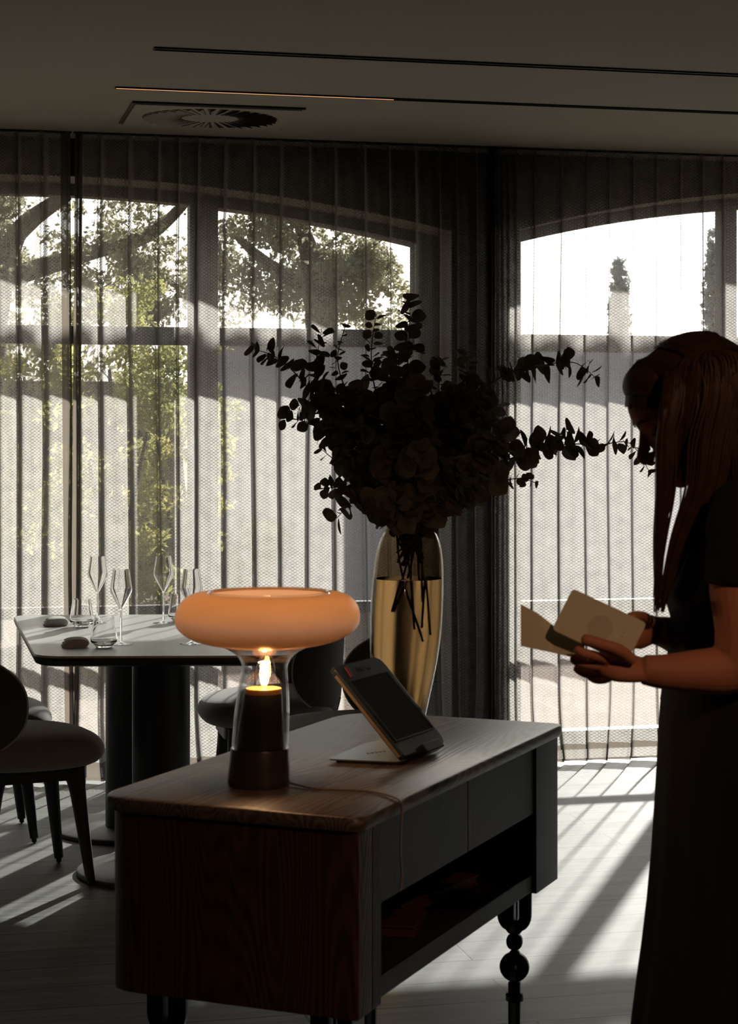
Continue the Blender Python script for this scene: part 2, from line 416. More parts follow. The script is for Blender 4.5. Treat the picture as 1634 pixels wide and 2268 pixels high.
bm = bmesh.new(); box(bm, XL, XR, YC+.08, YW+WT, 0, .006); o = struct('bounce_strip_1', bm, M['black'], smooth=False); o['label'] = 'added dark strip under the windows against bounced light'  # added strip, kept dark to cut light bouncing up behind the curtains

# windows: arched head bar, stiles, mullions, transom, rails
def window(name, op, mull, zt, zr):
    x0, x1 = op[0], op[1]; yf0, yf1 = YW+.25, YW+.32
    root = bpy.data.objects.new(name, None); COL.objects.link(root); root['kind'] = 'structure'; root.location = (x0, YW+.28, 0)
    def fin(nm, bm, mat, **kw):
        for v in bm.verts: v.co -= root.location
        return finish(nm, bm, mat, root, smooth=False, **kw)
    bm = bmesh.new(); n = 40; e = .05
    for i in range(n):
        a = x0+(x1-x0)*i/n; b = x0+(x1-x0)*(i+1)/n
        za, zb = arch_z(a, op), arch_z(b, op)
        vs = [bm.verts.new(q) for q in ((a, yf0, za-e), (b, yf0, zb-e), (b, yf0, zb+.01), (a, yf0, za+.01), (a, yf1, za-e), (b, yf1, zb-e), (b, yf1, zb+.01), (a, yf1, za+.01))]
        for f in ((0, 1, 2, 3), (5, 4, 7, 6), (0, 4, 5, 1), (3, 2, 6, 7)): bm.faces.new([vs[j] for j in f])
    fin('head_bar', bm, M['frame'])
    for xa, xb in ((x0, x0+.088), (x1-.088, x1)):
        bm = bmesh.new(); box(bm, xa, xb, yf0, yf1, 0, min(arch_z(xa, op), arch_z(xb, op))-.02); fin('stile', bm, M['frame'], bevel=.006)
    for mx_, wd in mull:
        bm = bmesh.new(); box(bm, mx_-wd/2, mx_+wd/2, yf0-.01, yf1+.01, 0, arch_z(mx_, op)-.03); fin('mullion', bm, M['frame'], bevel=.006)
    bm = bmesh.new(); box(bm, x0+.1, x1-.1, yf0+.005, yf1-.005, zt-.078, zt); fin('transom', bm, M['frame'], bevel=.005)
    bm = bmesh.new(); box(bm, x0+.1, x1-.1, yf0+.005, yf1-.005, zr-.05, zr); fin('middle_rail', bm, M['frame'], bevel=.005)
    bm = bmesh.new(); box(bm, x0+.1, x1-.1, yf0+.005, yf1-.005, 0, .07); fin('bottom_rail', bm, M['frame'], bevel=.005)
    bm = bmesh.new(); ya = (yf0+yf1)/2
    vs = []
    for i in range(n+1):
        a = x0+.02+(x1-x0-.04)*i/n; vs.append((a, arch_z(a, op)-.02))
    lo = [bm.verts.new((a, ya, .02)) for a, z in vs]; hi = [bm.verts.new((a, ya, z)) for a, z in vs]
    for i in range(n): bm.faces.new((lo[i], lo[i+1], hi[i+1], hi[i]))
    fin('glass_pane', bm, M['glasspane'])
    return root
YF = YW+.28
zt1 = ZatY(700, 729, YF); zr1 = ZatY(700, 1333, YF)
XM1 = XatY(449, YF)
window('window_1', op1, [(XM1, .125), (op1[0]+op1[1]-XM1, .125)], zt1, zr1)
XM2 = XatY(1608, YF)
window('window_2', op2, [(XM2, .075), (op2[0]+op2[1]-XM2, .075)], ZatY(1350, 743, YF), ZatY(1350, 1327, YF))
for i, op in enumerate((op1, op2)):
    pl = bpy.data.lights.new('window_portal', 'AREA'); pl.shape = 'RECTANGLE'; pl.size = op[1]-op[0]; pl.size_y = op[3]; pl.cycles.is_portal = True
    po = bpy.data.objects.new('window_portal', pl); COL.objects.link(po); po.location = ((op[0]+op[1])/2, YW+WT+.01, op[3]/2); po.rotation_euler = (-pi/2, 0, 0)

# ------------------------------------------------------------------ outside
bm = bmesh.new(); box(bm, -30, 40, YW+WT, 60, -.14, -.04); struct('terrace', bm, M['terrace'], smooth=False)
pg = empty('pergola_beam', (2, 11, 0)); tag(pg, 'tile-topped beam on slim posts over the terrace, only its scalloped shadow shows on the curtains', 'pergola')
zb0 = 1.66+(11-7.9)/cos(SUN_AZ)*math.tan(SUN_EL)
bm = bmesh.new(); box(bm, -6, 9, -.05, .05, zb0, zb0+.07); finish('beam', bm, M['render'], pg, smooth=False)
bm = bmesh.new()
for i in range(66):
    x = -6+.11+i*.23; tube(bm, [Vector((x, .14, zb0+.10)), Vector((x, -.14, zb0+.04))], [.085, .085], n=10, k=1)
finish('tiles', bm, M['terrace'], pg)
for x in (-5.5, 8.5):
    bm = bmesh.new(); box(bm, x-.05, x+.05, -.05, .05, -.04, zb0); finish('post', bm, M['render'], pg, smooth=False)
bm = bmesh.new(); box(bm, 2.3, 24, 16.2, 16.45, -.05, 2.20); box(bm, 2.28, 24, 16.16, 16.49, 2.20, 2.25)
o = finish('garden_wall', bm, M['render'], smooth=False); tag(o, 'pale rendered garden wall beyond the terrace, seen faintly through the curtains', 'wall')

def leafcloud(bm, blobs, n, size, rnd, clump=0):
    cl = []
    for _ in range(max(30, n//60)):
        c, r = rnd.choice(blobs); dv = Vector((rnd.gauss(0, 1), rnd.gauss(0, 1), rnd.gauss(0, 1))).normalized()*rnd.random()**.4
        cl.append((Vector(c)+Vector((dv.x*r[0], dv.y*r[1], dv.z*r[2])), (clump, clump, clump*.8)))
    for _ in range(n):
        c, r = rnd.choice(cl) if clump else rnd.choice(blobs); c = Vector(c)
        dv = Vector((rnd.gauss(0, 1), rnd.gauss(0, 1), rnd.gauss(0, 1))).normalized()*rnd.random()**.4
        p = c+Vector((dv.x*r[0], dv.y*r[1], dv.z*r[2]))
        s = size*rnd.uniform(.6, 1.3)
        a = Vector((rnd.gauss(0, 1), rnd.gauss(0, 1), rnd.gauss(0, 1))).normalized(); b = a.orthogonal().normalized()
        b = (Matrix.Rotation(rnd.random()*6.28, 3, a) @ b)
        nrm = a.cross(b)
        vs = [bm.verts.new(q) for q in (p-a*s, p+b*s*.45+nrm*s*.12, p+a*s, p-b*s*.45+nrm*s*.12)]
        bm.faces.new(vs)
def tree(name, base, trunk, branches, blobs, n, size, mat, label, cat, seed, group=None, clump=0):
    rnd = random.Random(seed); r = empty(name, base); tag(r, label, cat, group); B = Vector(base)
    bm = bmesh.new(); leafcloud(bm, [(Vector(c)-B, q) for c, q in blobs], n, size, rnd, clump); finish('foliage', bm, mat, r, smooth=False)
    bm = bmesh.new(); tube(bm, [Vector(p)-B for p in trunk[0]], trunk[1], n=12)
    for pts, rad in branches: tube(bm, [Vector(p)-B for p in pts], rad, n=8)
    finish('trunk', bm, M['bark'], r)
def OP(x, y, Y): X = XatY(x, Y); return Vector((X, Y, ZatY(x, y, Y)))
Yt = 14.0
tree('garden_tree', (XatY(-60, Yt), Yt, -.05), ([(XatY(-60, Yt), Yt, -.05), OP(-40, 800, Yt), OP(20, 560, Yt), OP(60, 495, Yt), OP(150, 430, Yt)], [.22, .17, .085, .07, .05]),
     [([OP(0, 620, Yt), OP(200, 560, Yt), OP(330, 520, Yt), OP(420, 440, Yt)], [.08, .055, .05, .03]), ([OP(250, 540, Yt), OP(400, 640, Yt+.3)], [.04, .02])],
     [(OP(320, 480, Yt), (.55, .6, .40)), (OP(250, 560, Yt), (.5, .6, .30)), (OP(370, 640, Yt), (.4, .6, .3)), (OP(40, 600, Yt), (.45, .5, .30)),
      (OP(380, 400, Yt), (.6, .6, .3)), (OP(230, 680, Yt), (.6, .5, .25)), (OP(20, 440, Yt), (.25, .5, .3)), (OP(100, 700, Yt), (.5, .4, .3))], 8500, .030, M['treeleaf'],
     'broad tree with a bent bare limb outside the left window', 'tree', 3, clump=.13)
tree('garden_tree', (XatY(720, 17), 17, -.05), ([(XatY(720, 17), 17, -.05), OP(715, 800, 17), OP(700, 620, 17), OP(660, 480, 17)], [.2, .16, .12, .05]),
     [([OP(705, 650, 17), OP(800, 560, 17), OP(850, 520, 17)], [.09, .06, .03]), ([OP(705, 650, 17), OP(600, 590, 17), OP(520, 520, 17)], [.09, .06, .03])],
     [(OP(560, 520, 17), (.6, .6, .45)), (OP(690, 640, 17), (.8, .6, .35)), (OP(840, 680, 17), (.5, .6, .3)), (OP(530, 650, 17), (.5, .5, .3)), (OP(650, 500, 17), (.5, .5, .3)), (OP(740, 590, 17), (.5, .5, .3)), (OP(820, 600, 17), (.3, .5, .25))],
     12000, .034, M['treeleaf'], 'grey-green tree filling the arch right of the thick window mullion', 'tree', 4, clump=.15)
# sunlit shrubs, left
ys = 11.2
for k, (x, top, wd, sd_) in enumerate(((250, 590, .42, 11), (395, 720, .30, 12), (60, 640, .34, 13), (530, 1150, .26, 14))):
    X = XatY(x, ys+1.1*k); Y = ys+1.1*k; zt = ZatY(x, top, Y)
    lb = ['tall yellow-green shrub outside just right of the dark curtain edge', 'yellow-green shrub outside beside the thick window mullion', 'leafy green shrub outside at the left end of the window', 'low green shrub outside behind the mushroom-shaped lamp'][k]
    tree('garden_shrub', (X, Y, -.05), ([(X, Y, -.05), (X+.03, Y, zt*.4), (X-.02, Y, zt*.75)], [.04, .03, .01]), [([(X, Y, zt*.2), (X+wd*.5, Y+.1, zt*.6)], [.02, .008]), ([(X, Y, zt*.25), (X-wd*.5, Y-.1, zt*.65)], [.02, .008])],
         [((X, Y, zt*.5), (wd, .45, zt*.5)), ((X+.2, Y, zt*.75), (wd*.5, .3, zt*.25)), ((X-.25, Y, zt*.35), (wd*.6, .4, zt*.35))], 5200, .028, M['shrubleaf'], lb, 'shrub', sd_, clump=.11)
hd = empty('hedge', (-1.5, 19, -.05)); tag(hd, 'long dark olive hedge far behind the shrubs in the left window', 'hedge')
bm = bmesh.new(); rnd = random.Random(31)
leafcloud(bm, [((-6+.5*i, 0, 1.1+.25*(i % 3)), (.6, .35, 1.35)) for i in range(20)], 15000, .075, rnd); finish('foliage', bm, M['treeleaf'], hd, smooth=False)
bm = bmesh.new(); box(bm, -6, 4, -.2, .2, 0, 2.0); finish('woody_core', bm, M['bark'], hd, smooth=False)
for k, (x, top) in enumerate(((1372, 610), (1582, 545))):
    Y = 24; X = XatY(x, Y); zt = ZatY(x, top, Y)
    tree('cypress_tree', (X, Y, -.05), ([(X, Y, -.05), (X, Y, zt*.5), (X, Y, zt*.9)], [.12, .08, .03]), [],
         [((X, Y, zt*(.15+.1*j)), (.30*(1-.085*j)+.03, .3*(1-.085*j)+.03, zt*.12)) for j in range(9)], 2600, .07, M['cypress'],
         ['slender far cypress in the middle of the right window', 'taller far cypress near the right edge of the right window'][k], 'tree', 21+k)

# ------------------------------------------------------------------ ceiling fittings
def linear_light(x0, x1, Y, wd, lit, label):
    r = empty('linear_ceiling_light', (x0, Y, ZC)); tag(r, label, 'ceiling light', None)
    bm = bmesh.new(); L = x1-x0; t_ = .006
    box(bm, 0, L, -wd/2, -wd/2+.003, -t_, 0); box(bm, 0, L, wd/2-.003, wd/2, -t_, 0); box(bm, 0, .003, -wd/2, wd/2, -t_, 0); box(bm, L-.003, L, -wd/2, wd/2, -t_, 0)
    box(bm, 0, L, -wd/2+.003, wd/2-.003, -.002, 0)
    finish('housing', bm, M['black'], r, smooth=False)
    if lit:
        bm = bmesh.new(); box(bm, .004, lit, -wd/2+.004, wd/2-.004, -.0045, -.002); o = finish('diffuser', bm, M['strip'], r, smooth=False); o['label'] = 'glowing warm light strip'
linear_light(.72, 5.5, 6.13, .036, 0, 'long unlit black recessed light slot crossing the upper ceiling')
linear_light(.668, 5.5, 6.85, .026, 1.02, 'black recessed light slot with its left end glowing warm orange')
r = empty('ceiling_vent', (1.085, 7.375, ZC)); tag(r, 'square air vent with a round swirl of fins in the ceiling', 'vent')
bm = bmesh.new(); a = .315; bb = .245
box(bm, -a, a, -bb, bb, -.012, -.002); finish('plate', bm, M['plaster'], r, smooth=False, bevel=.002)
bm = bmesh.new(); e = .012
box(bm, -a-e, a+e, -bb-e, -bb-.001, -.008, 0); box(bm, -a-e, a+e, bb+.001, bb+e, -.004, 0); box(bm, -a-e, -a-.001, -bb, bb, -.006, 0); box(bm, a+.001, a+.005, -bb, bb, -.004, 0)
finish('gap_frame', bm, M['black'], r, smooth=False)
bm = bmesh.new()
NS = 34
for i in range(NS):
    th = 2*pi*i/NS
    for r0, r1 in ((.42, 1.0),):
        pts = []
        for rr, dth in ((r0, -.035), (r0, .02), (r1, .062), (r1, -.062)):
            pts.append((.262*rr*cos(th+dth), .215*rr*sin(th+dth)))
        prism(bm, pts, -.0135, -.0105)
finish('slots', bm, M['black'], r, smooth=False)
bm = bmesh.new()
for i in range(NS):
    th = 2*pi*i/NS
    c0 = Vector((.262*.44*cos(th+.01), .215*.44*sin(th+.01), -.0137)); c1 = Vector((.262*.98*cos(th+.05), .215*.98*sin(th+.05), -.0137)); c2 = Vector((.262*.98*cos(th-.01), .215*.98*sin(th-.01), -.022)); 
    vs = [bm.verts.new(q) for q in (c0, c1, c2)]; bm.faces.new(vs)
    vs2 = [bm.verts.new(q+Vector((0, 0, -.001))) for q in (c0, c1, c2)]; bm.faces.new(vs2[::-1])
finish('fins', bm, M['plaster'], r, smooth=False)

# ------------------------------------------------------------------ curtains
def curtain(name, x0, x1, label, period=.110, amp=.027, seed=1, squeeze=None, y_off=0, hemlift=.012, irr=.3, flip=False, es=0):
    """ripple curtain between world x0..x1 at YC; squeeze(x)->density factor"""
    rnd = random.Random(seed)
    # cumulative phase along x
    nx = int((x1-x0)/.0045); xs = [x0+(x1-x0)*i/nx for i in range(nx+1)]; ph = [rnd.random()*6]
    for i in range(nx):
        f = squeeze(xs[i]) if squeeze else 1
        ph.append(ph[-1]+2*pi/period*f*(xs[i+1]-xs[i])*(1+irr*noise.noise(Vector((xs[i]*4.3, seed, 0)))))
    nz_ = 44; zt_ = ZC-.004
    bm = bmesh.new(); uvl = bm.loops.layers.uv.new('UVMap'); grid = []; uvs = {}
    for j in range(nz_+1):
        tz = j/nz_; row = []; u = 0; prev = None
        for i, x in enumerate(xs):
            f = squeeze(x) if squeeze else 1
            a_ = amp*(.82+.25*noise.noise(Vector((x*3, seed+4, tz*1.1))))/max(1, f**.12)
            pp = ph[i]+(.5+irr)*noise.noise(Vector((x*1.2, tz*1.6, seed)))+(.3+irr)*(1-tz)*noise.noise(Vector((x*4, seed, tz*3)))
            y = YC+y_off+a_*(sin(pp)+.42*sin(2*pp)+.20*sin(3*pp))
            xx = x-.010*cos(pp)*(1/f)
            base = .010+hemlift*max(0, noise.noise(Vector((x*3.5, 0, seed))))
            z = base+(zt_-base)*tz
            if tz < .06: y += (1-tz/.06)*.02*noise.noise(Vector((x*9, 3, seed)))
            if tz < .14:
                q_ = (1-tz/.14)**2; xx += .055*q_*noise.noise(Vector((x*6, seed, 1.5))); y += .03*q_*noise.noise(Vector((x*5, seed+3, 2.5)))
            if es: xx += es*(1-tz)*math.exp(-(((x1-x) if flip else (x-x0))/.12)**2)
            p = Vector((xx, y, z))
            if prev is not None: u += (p-prev).length
            prev = p; vt = bm.verts.new(p); uvs[vt] = (u if j else u, z); row.append(vt)
        grid.append(row)
    # use the middle row's arc length for every row so the weave runs vertically
    mid = [uvs[v][0] for v in grid[nz_//2]]
    if flip: mid = [q-mid[-1] for q in mid]
    for row in grid:
        for i, v in enumerate(row): uvs[v] = (mid[i], uvs[v][1])
    for a, b in zip(grid, grid[1:]):
        for i in range(len(xs)-1):
            fc = bm.faces.new((a[i], a[i+1], b[i+1], b[i]))
            for lp in fc.loops: lp[uvl].uv = uvs[lp.vert]
    bmesh.ops.translate(bm, verts=bm.verts, vec=(-(x0+x1)/2, -YC, 0))
    me = bpy.data.meshes.new(name); bm.to_mesh(me); bm.free(); me.materials.append(M['curtain'])
    me.polygons.foreach_set('use_smooth', [True]*len(me.polygons))
    r = empty(name, ((x0+x1)/2, YC, 0)); tag(r, label, 'curtain', 'sheer curtains along the window wall')
    o = bpy.data.objects.new('cloth', me); COL.objects.link(o); o.parent = r
    bm = bmesh.new(); box(bm, -(x1-x0)/2, (x1-x0)/2, -.012, .012, zt_-.003, zt_+.003); finish('heading_track', bm, M['black'], r, smooth=False)
    return r
xa = XatY(160, YC); xd = XatY(1105, YC); xc = XatY(1050, YC)
def sq1(x): return 1+.8*max(0, 1-abs(x-(xa-.04))/.07)
def sq2(x): return 1+.8*max(0, 1-abs(x-(xa+.045))/.07)+2.4*max(0, min(1, (x-xc)/.10))
def sq3(x): return 1+3.5*max(0, 1-(x-xd)/.11)
curtain('sheer_curtain', XL+.05, xa-.004, 'sheer woven curtain left of the narrow bright gap', squeeze=sq1, seed=2, irr=.8, amp=.031, flip=True, es=.022)
curtain('sheer_curtain', xa+.005, xd-.01, 'wide sheer woven curtain behind the dining table and the vase', squeeze=sq2, seed=5, es=-.022, irr=.75, amp=.031)
curtain('sheer_curtain', xd-.05, XR-.05, 'sheer woven curtain behind the standing woman', squeeze=sq3, seed=9, y_off=-.012, hemlift=.02)

# ------------------------------------------------------------------ dining table
def table():
    FL, FR, BL, BR = Pz(78, 1454, .75), Pz(660, 1452, .75), Pz(28, 1362, .75), Pz(520, 1360, .75)
    cen = (FL+FR+BL+BR)/4; r = empty('dining_table', (cen.x, cen.y, 0)); tag(r, 'stone-topped dining table on two dark round columns with disc feet', 'table')
    c2 = Vector((cen.x, cen.y))
    pts = [Vector((q.x, q.y))-c2 for q in (FL, FR, BR, BL)]
    pr = rounded(pts, .09, 8)
    bm = bmesh.new()
    z1, z0 = .75, .715
    rings = []
    for s, z in ((.955, z0), (.985, z0+.006), (1.0, z0+.02), (1.0, z1-.006), (.994, z1)):
        rings.append([(p[0]*s, p[1]*s, z) for p in pr])
    loft(bm, rings)
    # dark edge, light stone top
    me_faces = list(bm.faces)
    bm.normal_update()
    o = finish('tabletop', bm, [M['stone'], M['black']], r, angle=30)
    for pl in o.data.polygons:
        if abs(pl.center.z-z1) > .0035: pl.material_index = 1
    for (cx_, cy_) in ((.757, 6.24), (.735, 6.93)):
        bm = bmesh.new(); x, y = cx_-cen.x, cy_-cen.y
        lathe(bm, [(0, .017), (.094, .017), (.094, .70), (.10, .7145), (0, .7145)], 48, lambda z: (x, y)); finish('column', bm, M['black'], r)
        bm = bmesh.new(); lathe(bm, [(0, 0), (.268, 0), (.272, .003), (.272, .014), (.267, .018), (0, .018)], 64, lambda z: (x, y)); finish('foot_disc', bm, M['footdisc'], r)
    return r
table()

# ------------------------------------------------------------------ chairs
def make_chair(label):
    r = empty('dining_chair'); tag(r, label, 'chair', 'upholstered dining chairs at the stone table')
    bm = bmesh.new(); rings = []
    prof = [(.55, .372), (.80, .374), (.93, .384), (.985, .405), (1.0, .43), (.975, .452), (.90, .472), (.75, .485), (.5, .492), (.2, .495)]
    n = 56
    for s, z in prof:
        rg = []
        for i in range(n):
            th = 2*pi*i/n; c, s_ = cos(th), sin(th); e = 2/2.6
            x = .25*math.copysign(abs(c)**e, c); y = .255*math.copysign(abs(s_)**e, s_)
            rg.append((x*s, y*s, z-.012*(x/.25)*(s) if z > .42 else z))
        rings.append(rg)
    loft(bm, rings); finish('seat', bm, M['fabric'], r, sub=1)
    # wrap-around back
    def S(u, v, off):
        phi = pi+u*radians(76); R = .262+off+.02*(v*.5+.5); return Vector((.01+R*cos(phi)*1.0, R*sin(phi), .585+.185*v))
    bm = bmesh.new(); nr, nt = 12, 64; lay = []
    for side in (1, -1):
        rings = []
        for i in range(nr+1):
            rho = i/nr; tk = .021*sqrt(max(0, 1-rho**4))
            rg = []
            for j in range(nt):
                th = 2*pi*j/nt; e = 2/2.3
                u = rho*math.copysign(abs(cos(th))**e, cos(th)); v = rho*math.copysign(abs(sin(th))**e, sin(th))
                rg.append(S(u, v, side*tk))
            rings.append(rg)
        lay.append(rings)
    for rings in lay:
        vr = [[bm.verts.new(p) for p in rg] for rg in rings[1:]]; c = bm.verts.new(rings[0][0])
        for j in range(nt): bm.faces.new((c, vr[0][j], vr[0][(j+1) % nt]))
        for a, b in zip(vr, vr[1:]):
            for j in range(nt): bm.faces.new((a[j], a[(j+1) % nt], b[(j+1) % nt], b[j]))
    bmesh.ops.remove_doubles(bm, verts=bm.verts, dist=1e-5)
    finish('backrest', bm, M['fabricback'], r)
    bm = bmesh.new(); rim = lay[0][nr]; tube(bm, rim+[rim[0]], [.0032]*(nt+1), n=6, k=1, caps=False); o = finish('piping', bm, M['piping'], r); o['label'] = 'pale piping'
    bm = bmesh.new()
    prism(bm, rounded([(.17, -.17), (.17, .17), (-.17, .17), (-.17, -.17)], .05), .335, .375)
    finish('seat_frame', bm, M['blackwood'], r, smooth=False)
    for sx in (1, -1):
        for sy in (1, -1):
            bm = bmesh.new()
            top = Vector((sx*.125, sy*.15, .37)); bot = Vector((sx*.168, sy*.18, .018))
            tube(bm, [top, top.lerp(bot, .12), top.lerp(bot, .3), bot], [.036, .030, .024, .0150], n=12, k=4)
            tube(bm, [bot+Vector((0, 0, .0)), Vector((bot.x, bot.y, .004))], [.009, .009], n=10, k=1)
            finish('leg', bm, M['blackwood'], r)
    for sy in (1, -1):
        bm = bmesh.new(); tube(bm, [Vector((-.15, sy*.09, .36)), Vector((-.225, sy*.09, .40)), Vector((-.25, sy*.09, .47))], [.014]*3, n=8); finish('back_post', bm, M['blackwood'], r)
    return r
def dup(root, label):
    r = root.copy(); COL.objects.link(r); r['label'] = label
    for ch in root.children:
        c = ch.copy(); COL.objects.link(c); c.parent = r
        for g in ch.children:
            d_ = g.copy(); COL.objects.link(d_); d_.parent = c
    return r
ch = make_chair('grey upholstered round-backed chair nearest on the left of the table')
ch.location = (.315, 6.24, 0); ch.rotation_euler = (0, 0, radians(12))
for lb, x, y, rz in (('grey upholstered chair behind the nearest left one, beside the window', .20, 6.95, 4),
                     ('upholstered chair right of the table, half hidden by the tablet and vase', 1.335, 6.20, 176),
                     ('upholstered chair with sunlit seat, far right of the table behind the lamp', 1.225, 6.93, 178)):
    c = dup(ch, lb); c.location = (x, y, 0); c.rotation_euler = (0, 0, radians(rz))

# ------------------------------------------------------------------ tableware
def wine_glass(label):
    r = empty('wine_glass'); tag(r, label, 'wine glass', 'wine glasses on the stone table')
    bm = bmesh.new()
    outer = [(.0055, .114), (.013, .127), (.0255, .151), (.0330, .165), (.0357, .1755), (.0348, .186), (.0308, .210), (.0268, .240)]
    pr = crom(outer, 5); inner = [(max(a-.0012, .0005), b+.0012) for a, b in pr]; inner[-1] = (pr[-1][0]-.0009, pr[-1][1])
    lathe(bm, pr+inner[::-1]+[(0, .1155)], 40); finish('bowl', bm, M['crystal'], r)
    bm = bmesh.new(); lathe(bm, crom([(0, .0055), (.0042, .010), (.0034, .03), (.0032, .08), (.0040, .106), (.0058, .1145)], 4)+[(0, .1145)], 20); finish('stem', bm, M['crystal'], r)
    bm = bmesh.new(); lathe(bm, [(0, 0), (.037, 0), (.038, .001), (.03, .0025), (.012, .0045), (.004, .0075), (0, .0075)], 40); finish('foot', bm, M['crystal'], r)
    return r
def tumbler(label):
    r = empty('tumbler'); tag(r, label, 'glass', 'water tumblers on the stone table')
    bm = bmesh.new()
    pr = crom([(0, 0), (.022, 0), (.030, .008), (.0405, .018), (.042, .03), (.037, .065), (.0325, .097)], 5)
    inner = crom([(.0312, .097), (.0355, .065), (.0405, .03), (.038, .020), (.024, .010), (0, .009)], 5)
    lathe(bm, pr+inner, 40); finish('glass_body', bm, M['crystal'], r)
    return r
def put(o, x, y, z=.75): q = Pz(x, y, z); o.location = (q.x, q.y, z+.0002)
wg = wine_glass('wine glass at back left, behind the two tumblers'); put(wg, 216, 1382)
for x, y, lb in ((268, 1427, 'wine glass standing beside the nearer tumbler'), (362, 1380, 'wine glass standing alone at the back middle of the table'), (424, 1426, 'wine glass half hidden behind the left end of the lamp shade')):
    g = dup(wg, lb); put(g, x, y)
tb = tumbler('tumbler beside the farther napkin'); put(tb, 181, 1388)
for x, y, lb in ((230, 1434, 'tumbler beside the nearer napkin'), (398, 1376, 'tumbler partly hidden behind the lamp shade')):
    g = dup(tb, lb); put(g, x, y)
def napkin(label, x, y, rz):
    r = empty('napkin'); tag(r, label, 'napkin', 'folded napkins on the stone table'); put(r, x, y); r.rotation_euler = (0, 0, rz)
    bm = bmesh.new()
    pp = crom([(-.036, .0), (.0, .0), (.028, .0), (.0385, .007), (.040, .015), (.034, .024), (.018, .030), (-.006, .031), (-.024, .028), (-.034, .0235), (-.036, .020), (-.031, .0185), (-.039, .0155), (-.042, .011), (-.0355, .0095), (-.044, .0065), (-.044, .001)], 4)
    rings = []
    for k in range(11):
        u = (k-5)/5; sc = 1-.10*abs(u)**6; zz = 1-.16*u*u
        rings.append([(a*sc+.003*u+.0012*sin(k*2.1+b*300), .034*u, max(0, b)*zz) for a, b in pp])
    loft(bm, rings); finish('folded_cloth', bm, M['napkin'], r)
napkin('folded grey napkin farther back on the table', 125, 1385, radians(10))
napkin('folded grey napkin nearest the front edge of the table', 168, 1432, radians(6))

# ------------------------------------------------------------------ console
TZ = .80; HD = AZ+radians(22.9)                     # heading of long axis
CN = W(-.013, 3.10, 0)                               # near right corner
ux = Vector((sin(HD), cos(HD), 0)); uy = Vector((-cos(HD), sin(HD), 0))
LEN, WID = 1.12, .502
con = empty('console_table', (CN.x, CN.y, 0), atan2(ux.y, ux.x)); tag(con, 'dark oak console with two drawers, open shelf and ornate metal legs', 'console table')
def CW(x, y, z): return CN+ux*x+uy*y+Vector((0, 0, z))   # console local -> world
TT, OV = .023, .012
bm = bmesh.new()
pr = rounded([Vector((0, 0)), Vector((LEN, 0)), Vector((LEN, WID)), Vector((0, WID))], [.03, .035, .12, .075], 8)
cx_, cy_ = LEN/2, WID/2
rings = []
for s, z in ((.988, TZ-TT), (1.0, TZ-TT+.008), (1, TZ-.008), (.996, TZ-.002), (.990, TZ)):
    rings.append([(cx_+(p[0]-cx_)*(1-(1-s)*.6), cy_+(p[1]-cy_)*s, z) for p in pr])
loft(bm, rings); finish('top', bm, M['consoletop'], con, angle=50)
BZ, ZB = TZ-TT, .475
# end panel (near) with rounded outer edge
bm = bmesh.new(); pr = rounded([Vector((OV, OV)), Vector((.075, OV)), Vector((.075, WID-.06)), Vector((.10, WID-OV)), Vector((OV, WID-OV))], [.008, 0, 0, 0, .07], 8)
prism(bm, pr, ZB-.006, BZ); finish('end_panel', bm, M['console'], con, angle=50)
bm = bmesh.new(); box(bm, .0765, .115, OV, .045, ZB-.006, BZ); finish('post', bm, M['consolefront'], con, bevel=.002, smooth=False)
bm = bmesh.new(); pr = rounded([Vector((LEN-.165, OV)), Vector((LEN-OV, OV)), Vector((LEN-OV, WID-OV)), Vector((LEN-.165, WID-OV))], [0, .008, .1, 0], 6)
prism(bm, pr, ZB-.006, BZ); finish('end_panel', bm, M['consolefront'], con, angle=50)
bm = bmesh.new(); box(bm, .10, LEN-.17, WID-.035, WID-.015, ZB, BZ); finish('back_panel', bm, M['consolefront'], con, smooth=False)
bm = bmesh.new(); box(bm, .0765, LEN-.166, .018, WID-.036, ZB, ZB+.036); finish('shelf', bm, M['consolefront'], con, bevel=.002, smooth=False)
bm = bmesh.new(); box(bm, .116, LEN-.166, .03, WID-.036, .632, .642); finish('drawer_floor', bm, M['consolefront'], con, smooth=False)
xm = .55
for a, b in ((.1165, xm-.0015), (xm+.0015, LEN-.167)):
    bm = bmesh.new(); box(bm, a, b, OV+.004, .03, .636, BZ-.004); finish('drawer', bm, M['consolefront'], con, bevel=.0015, smooth=False)
# ornate legs
def leg_profile():
    """list of splines (outer, holes...) in (x,z), z measured downward from box bottom"""
    o = []
    h = .036
    o += [(h, 0), (h, -.050)]
    for k in range(1, 8): a = k/8*pi/2; o.append((h*cos(a)*.62+h*.38, -.050-.034*sin(a)))
    o += [(.012, -.091)]
    for k in range(9): a = pi/2-k/8*pi; o.append((.006+.011*cos(a), -.108+.0165*sin(a)))
    o += [(.011, -.131)]
    for k in range(13): a = pi*.42-k/12*pi*.84; o.append((.031*cos(a)*1.0, -.161+.031*sin(a)))
    o += [(.0125, -.193), (.0125, -.215), (.0175, -.217), (.0175, -.226), (.0125, -.228), (.0125, -ZB+.004)]
    return o+[(-x, z) for x, z in o[::-1]]
def hole(cx, cz, rx, rz, n=18): return [(cx+rx*cos(2*pi*i/n), cz-rz*sin(2*pi*i/n)) for i in range(n)]
def slot(x, w_, z0, z1): 
    return [(x-w_, z0), (x+w_, z0), (x+w_, z1)]+[(x+w_*cos(pi*k/8), z1-w_*sin(pi*k/8)) for k in range(1, 8)]+[(x-w_, z1)]
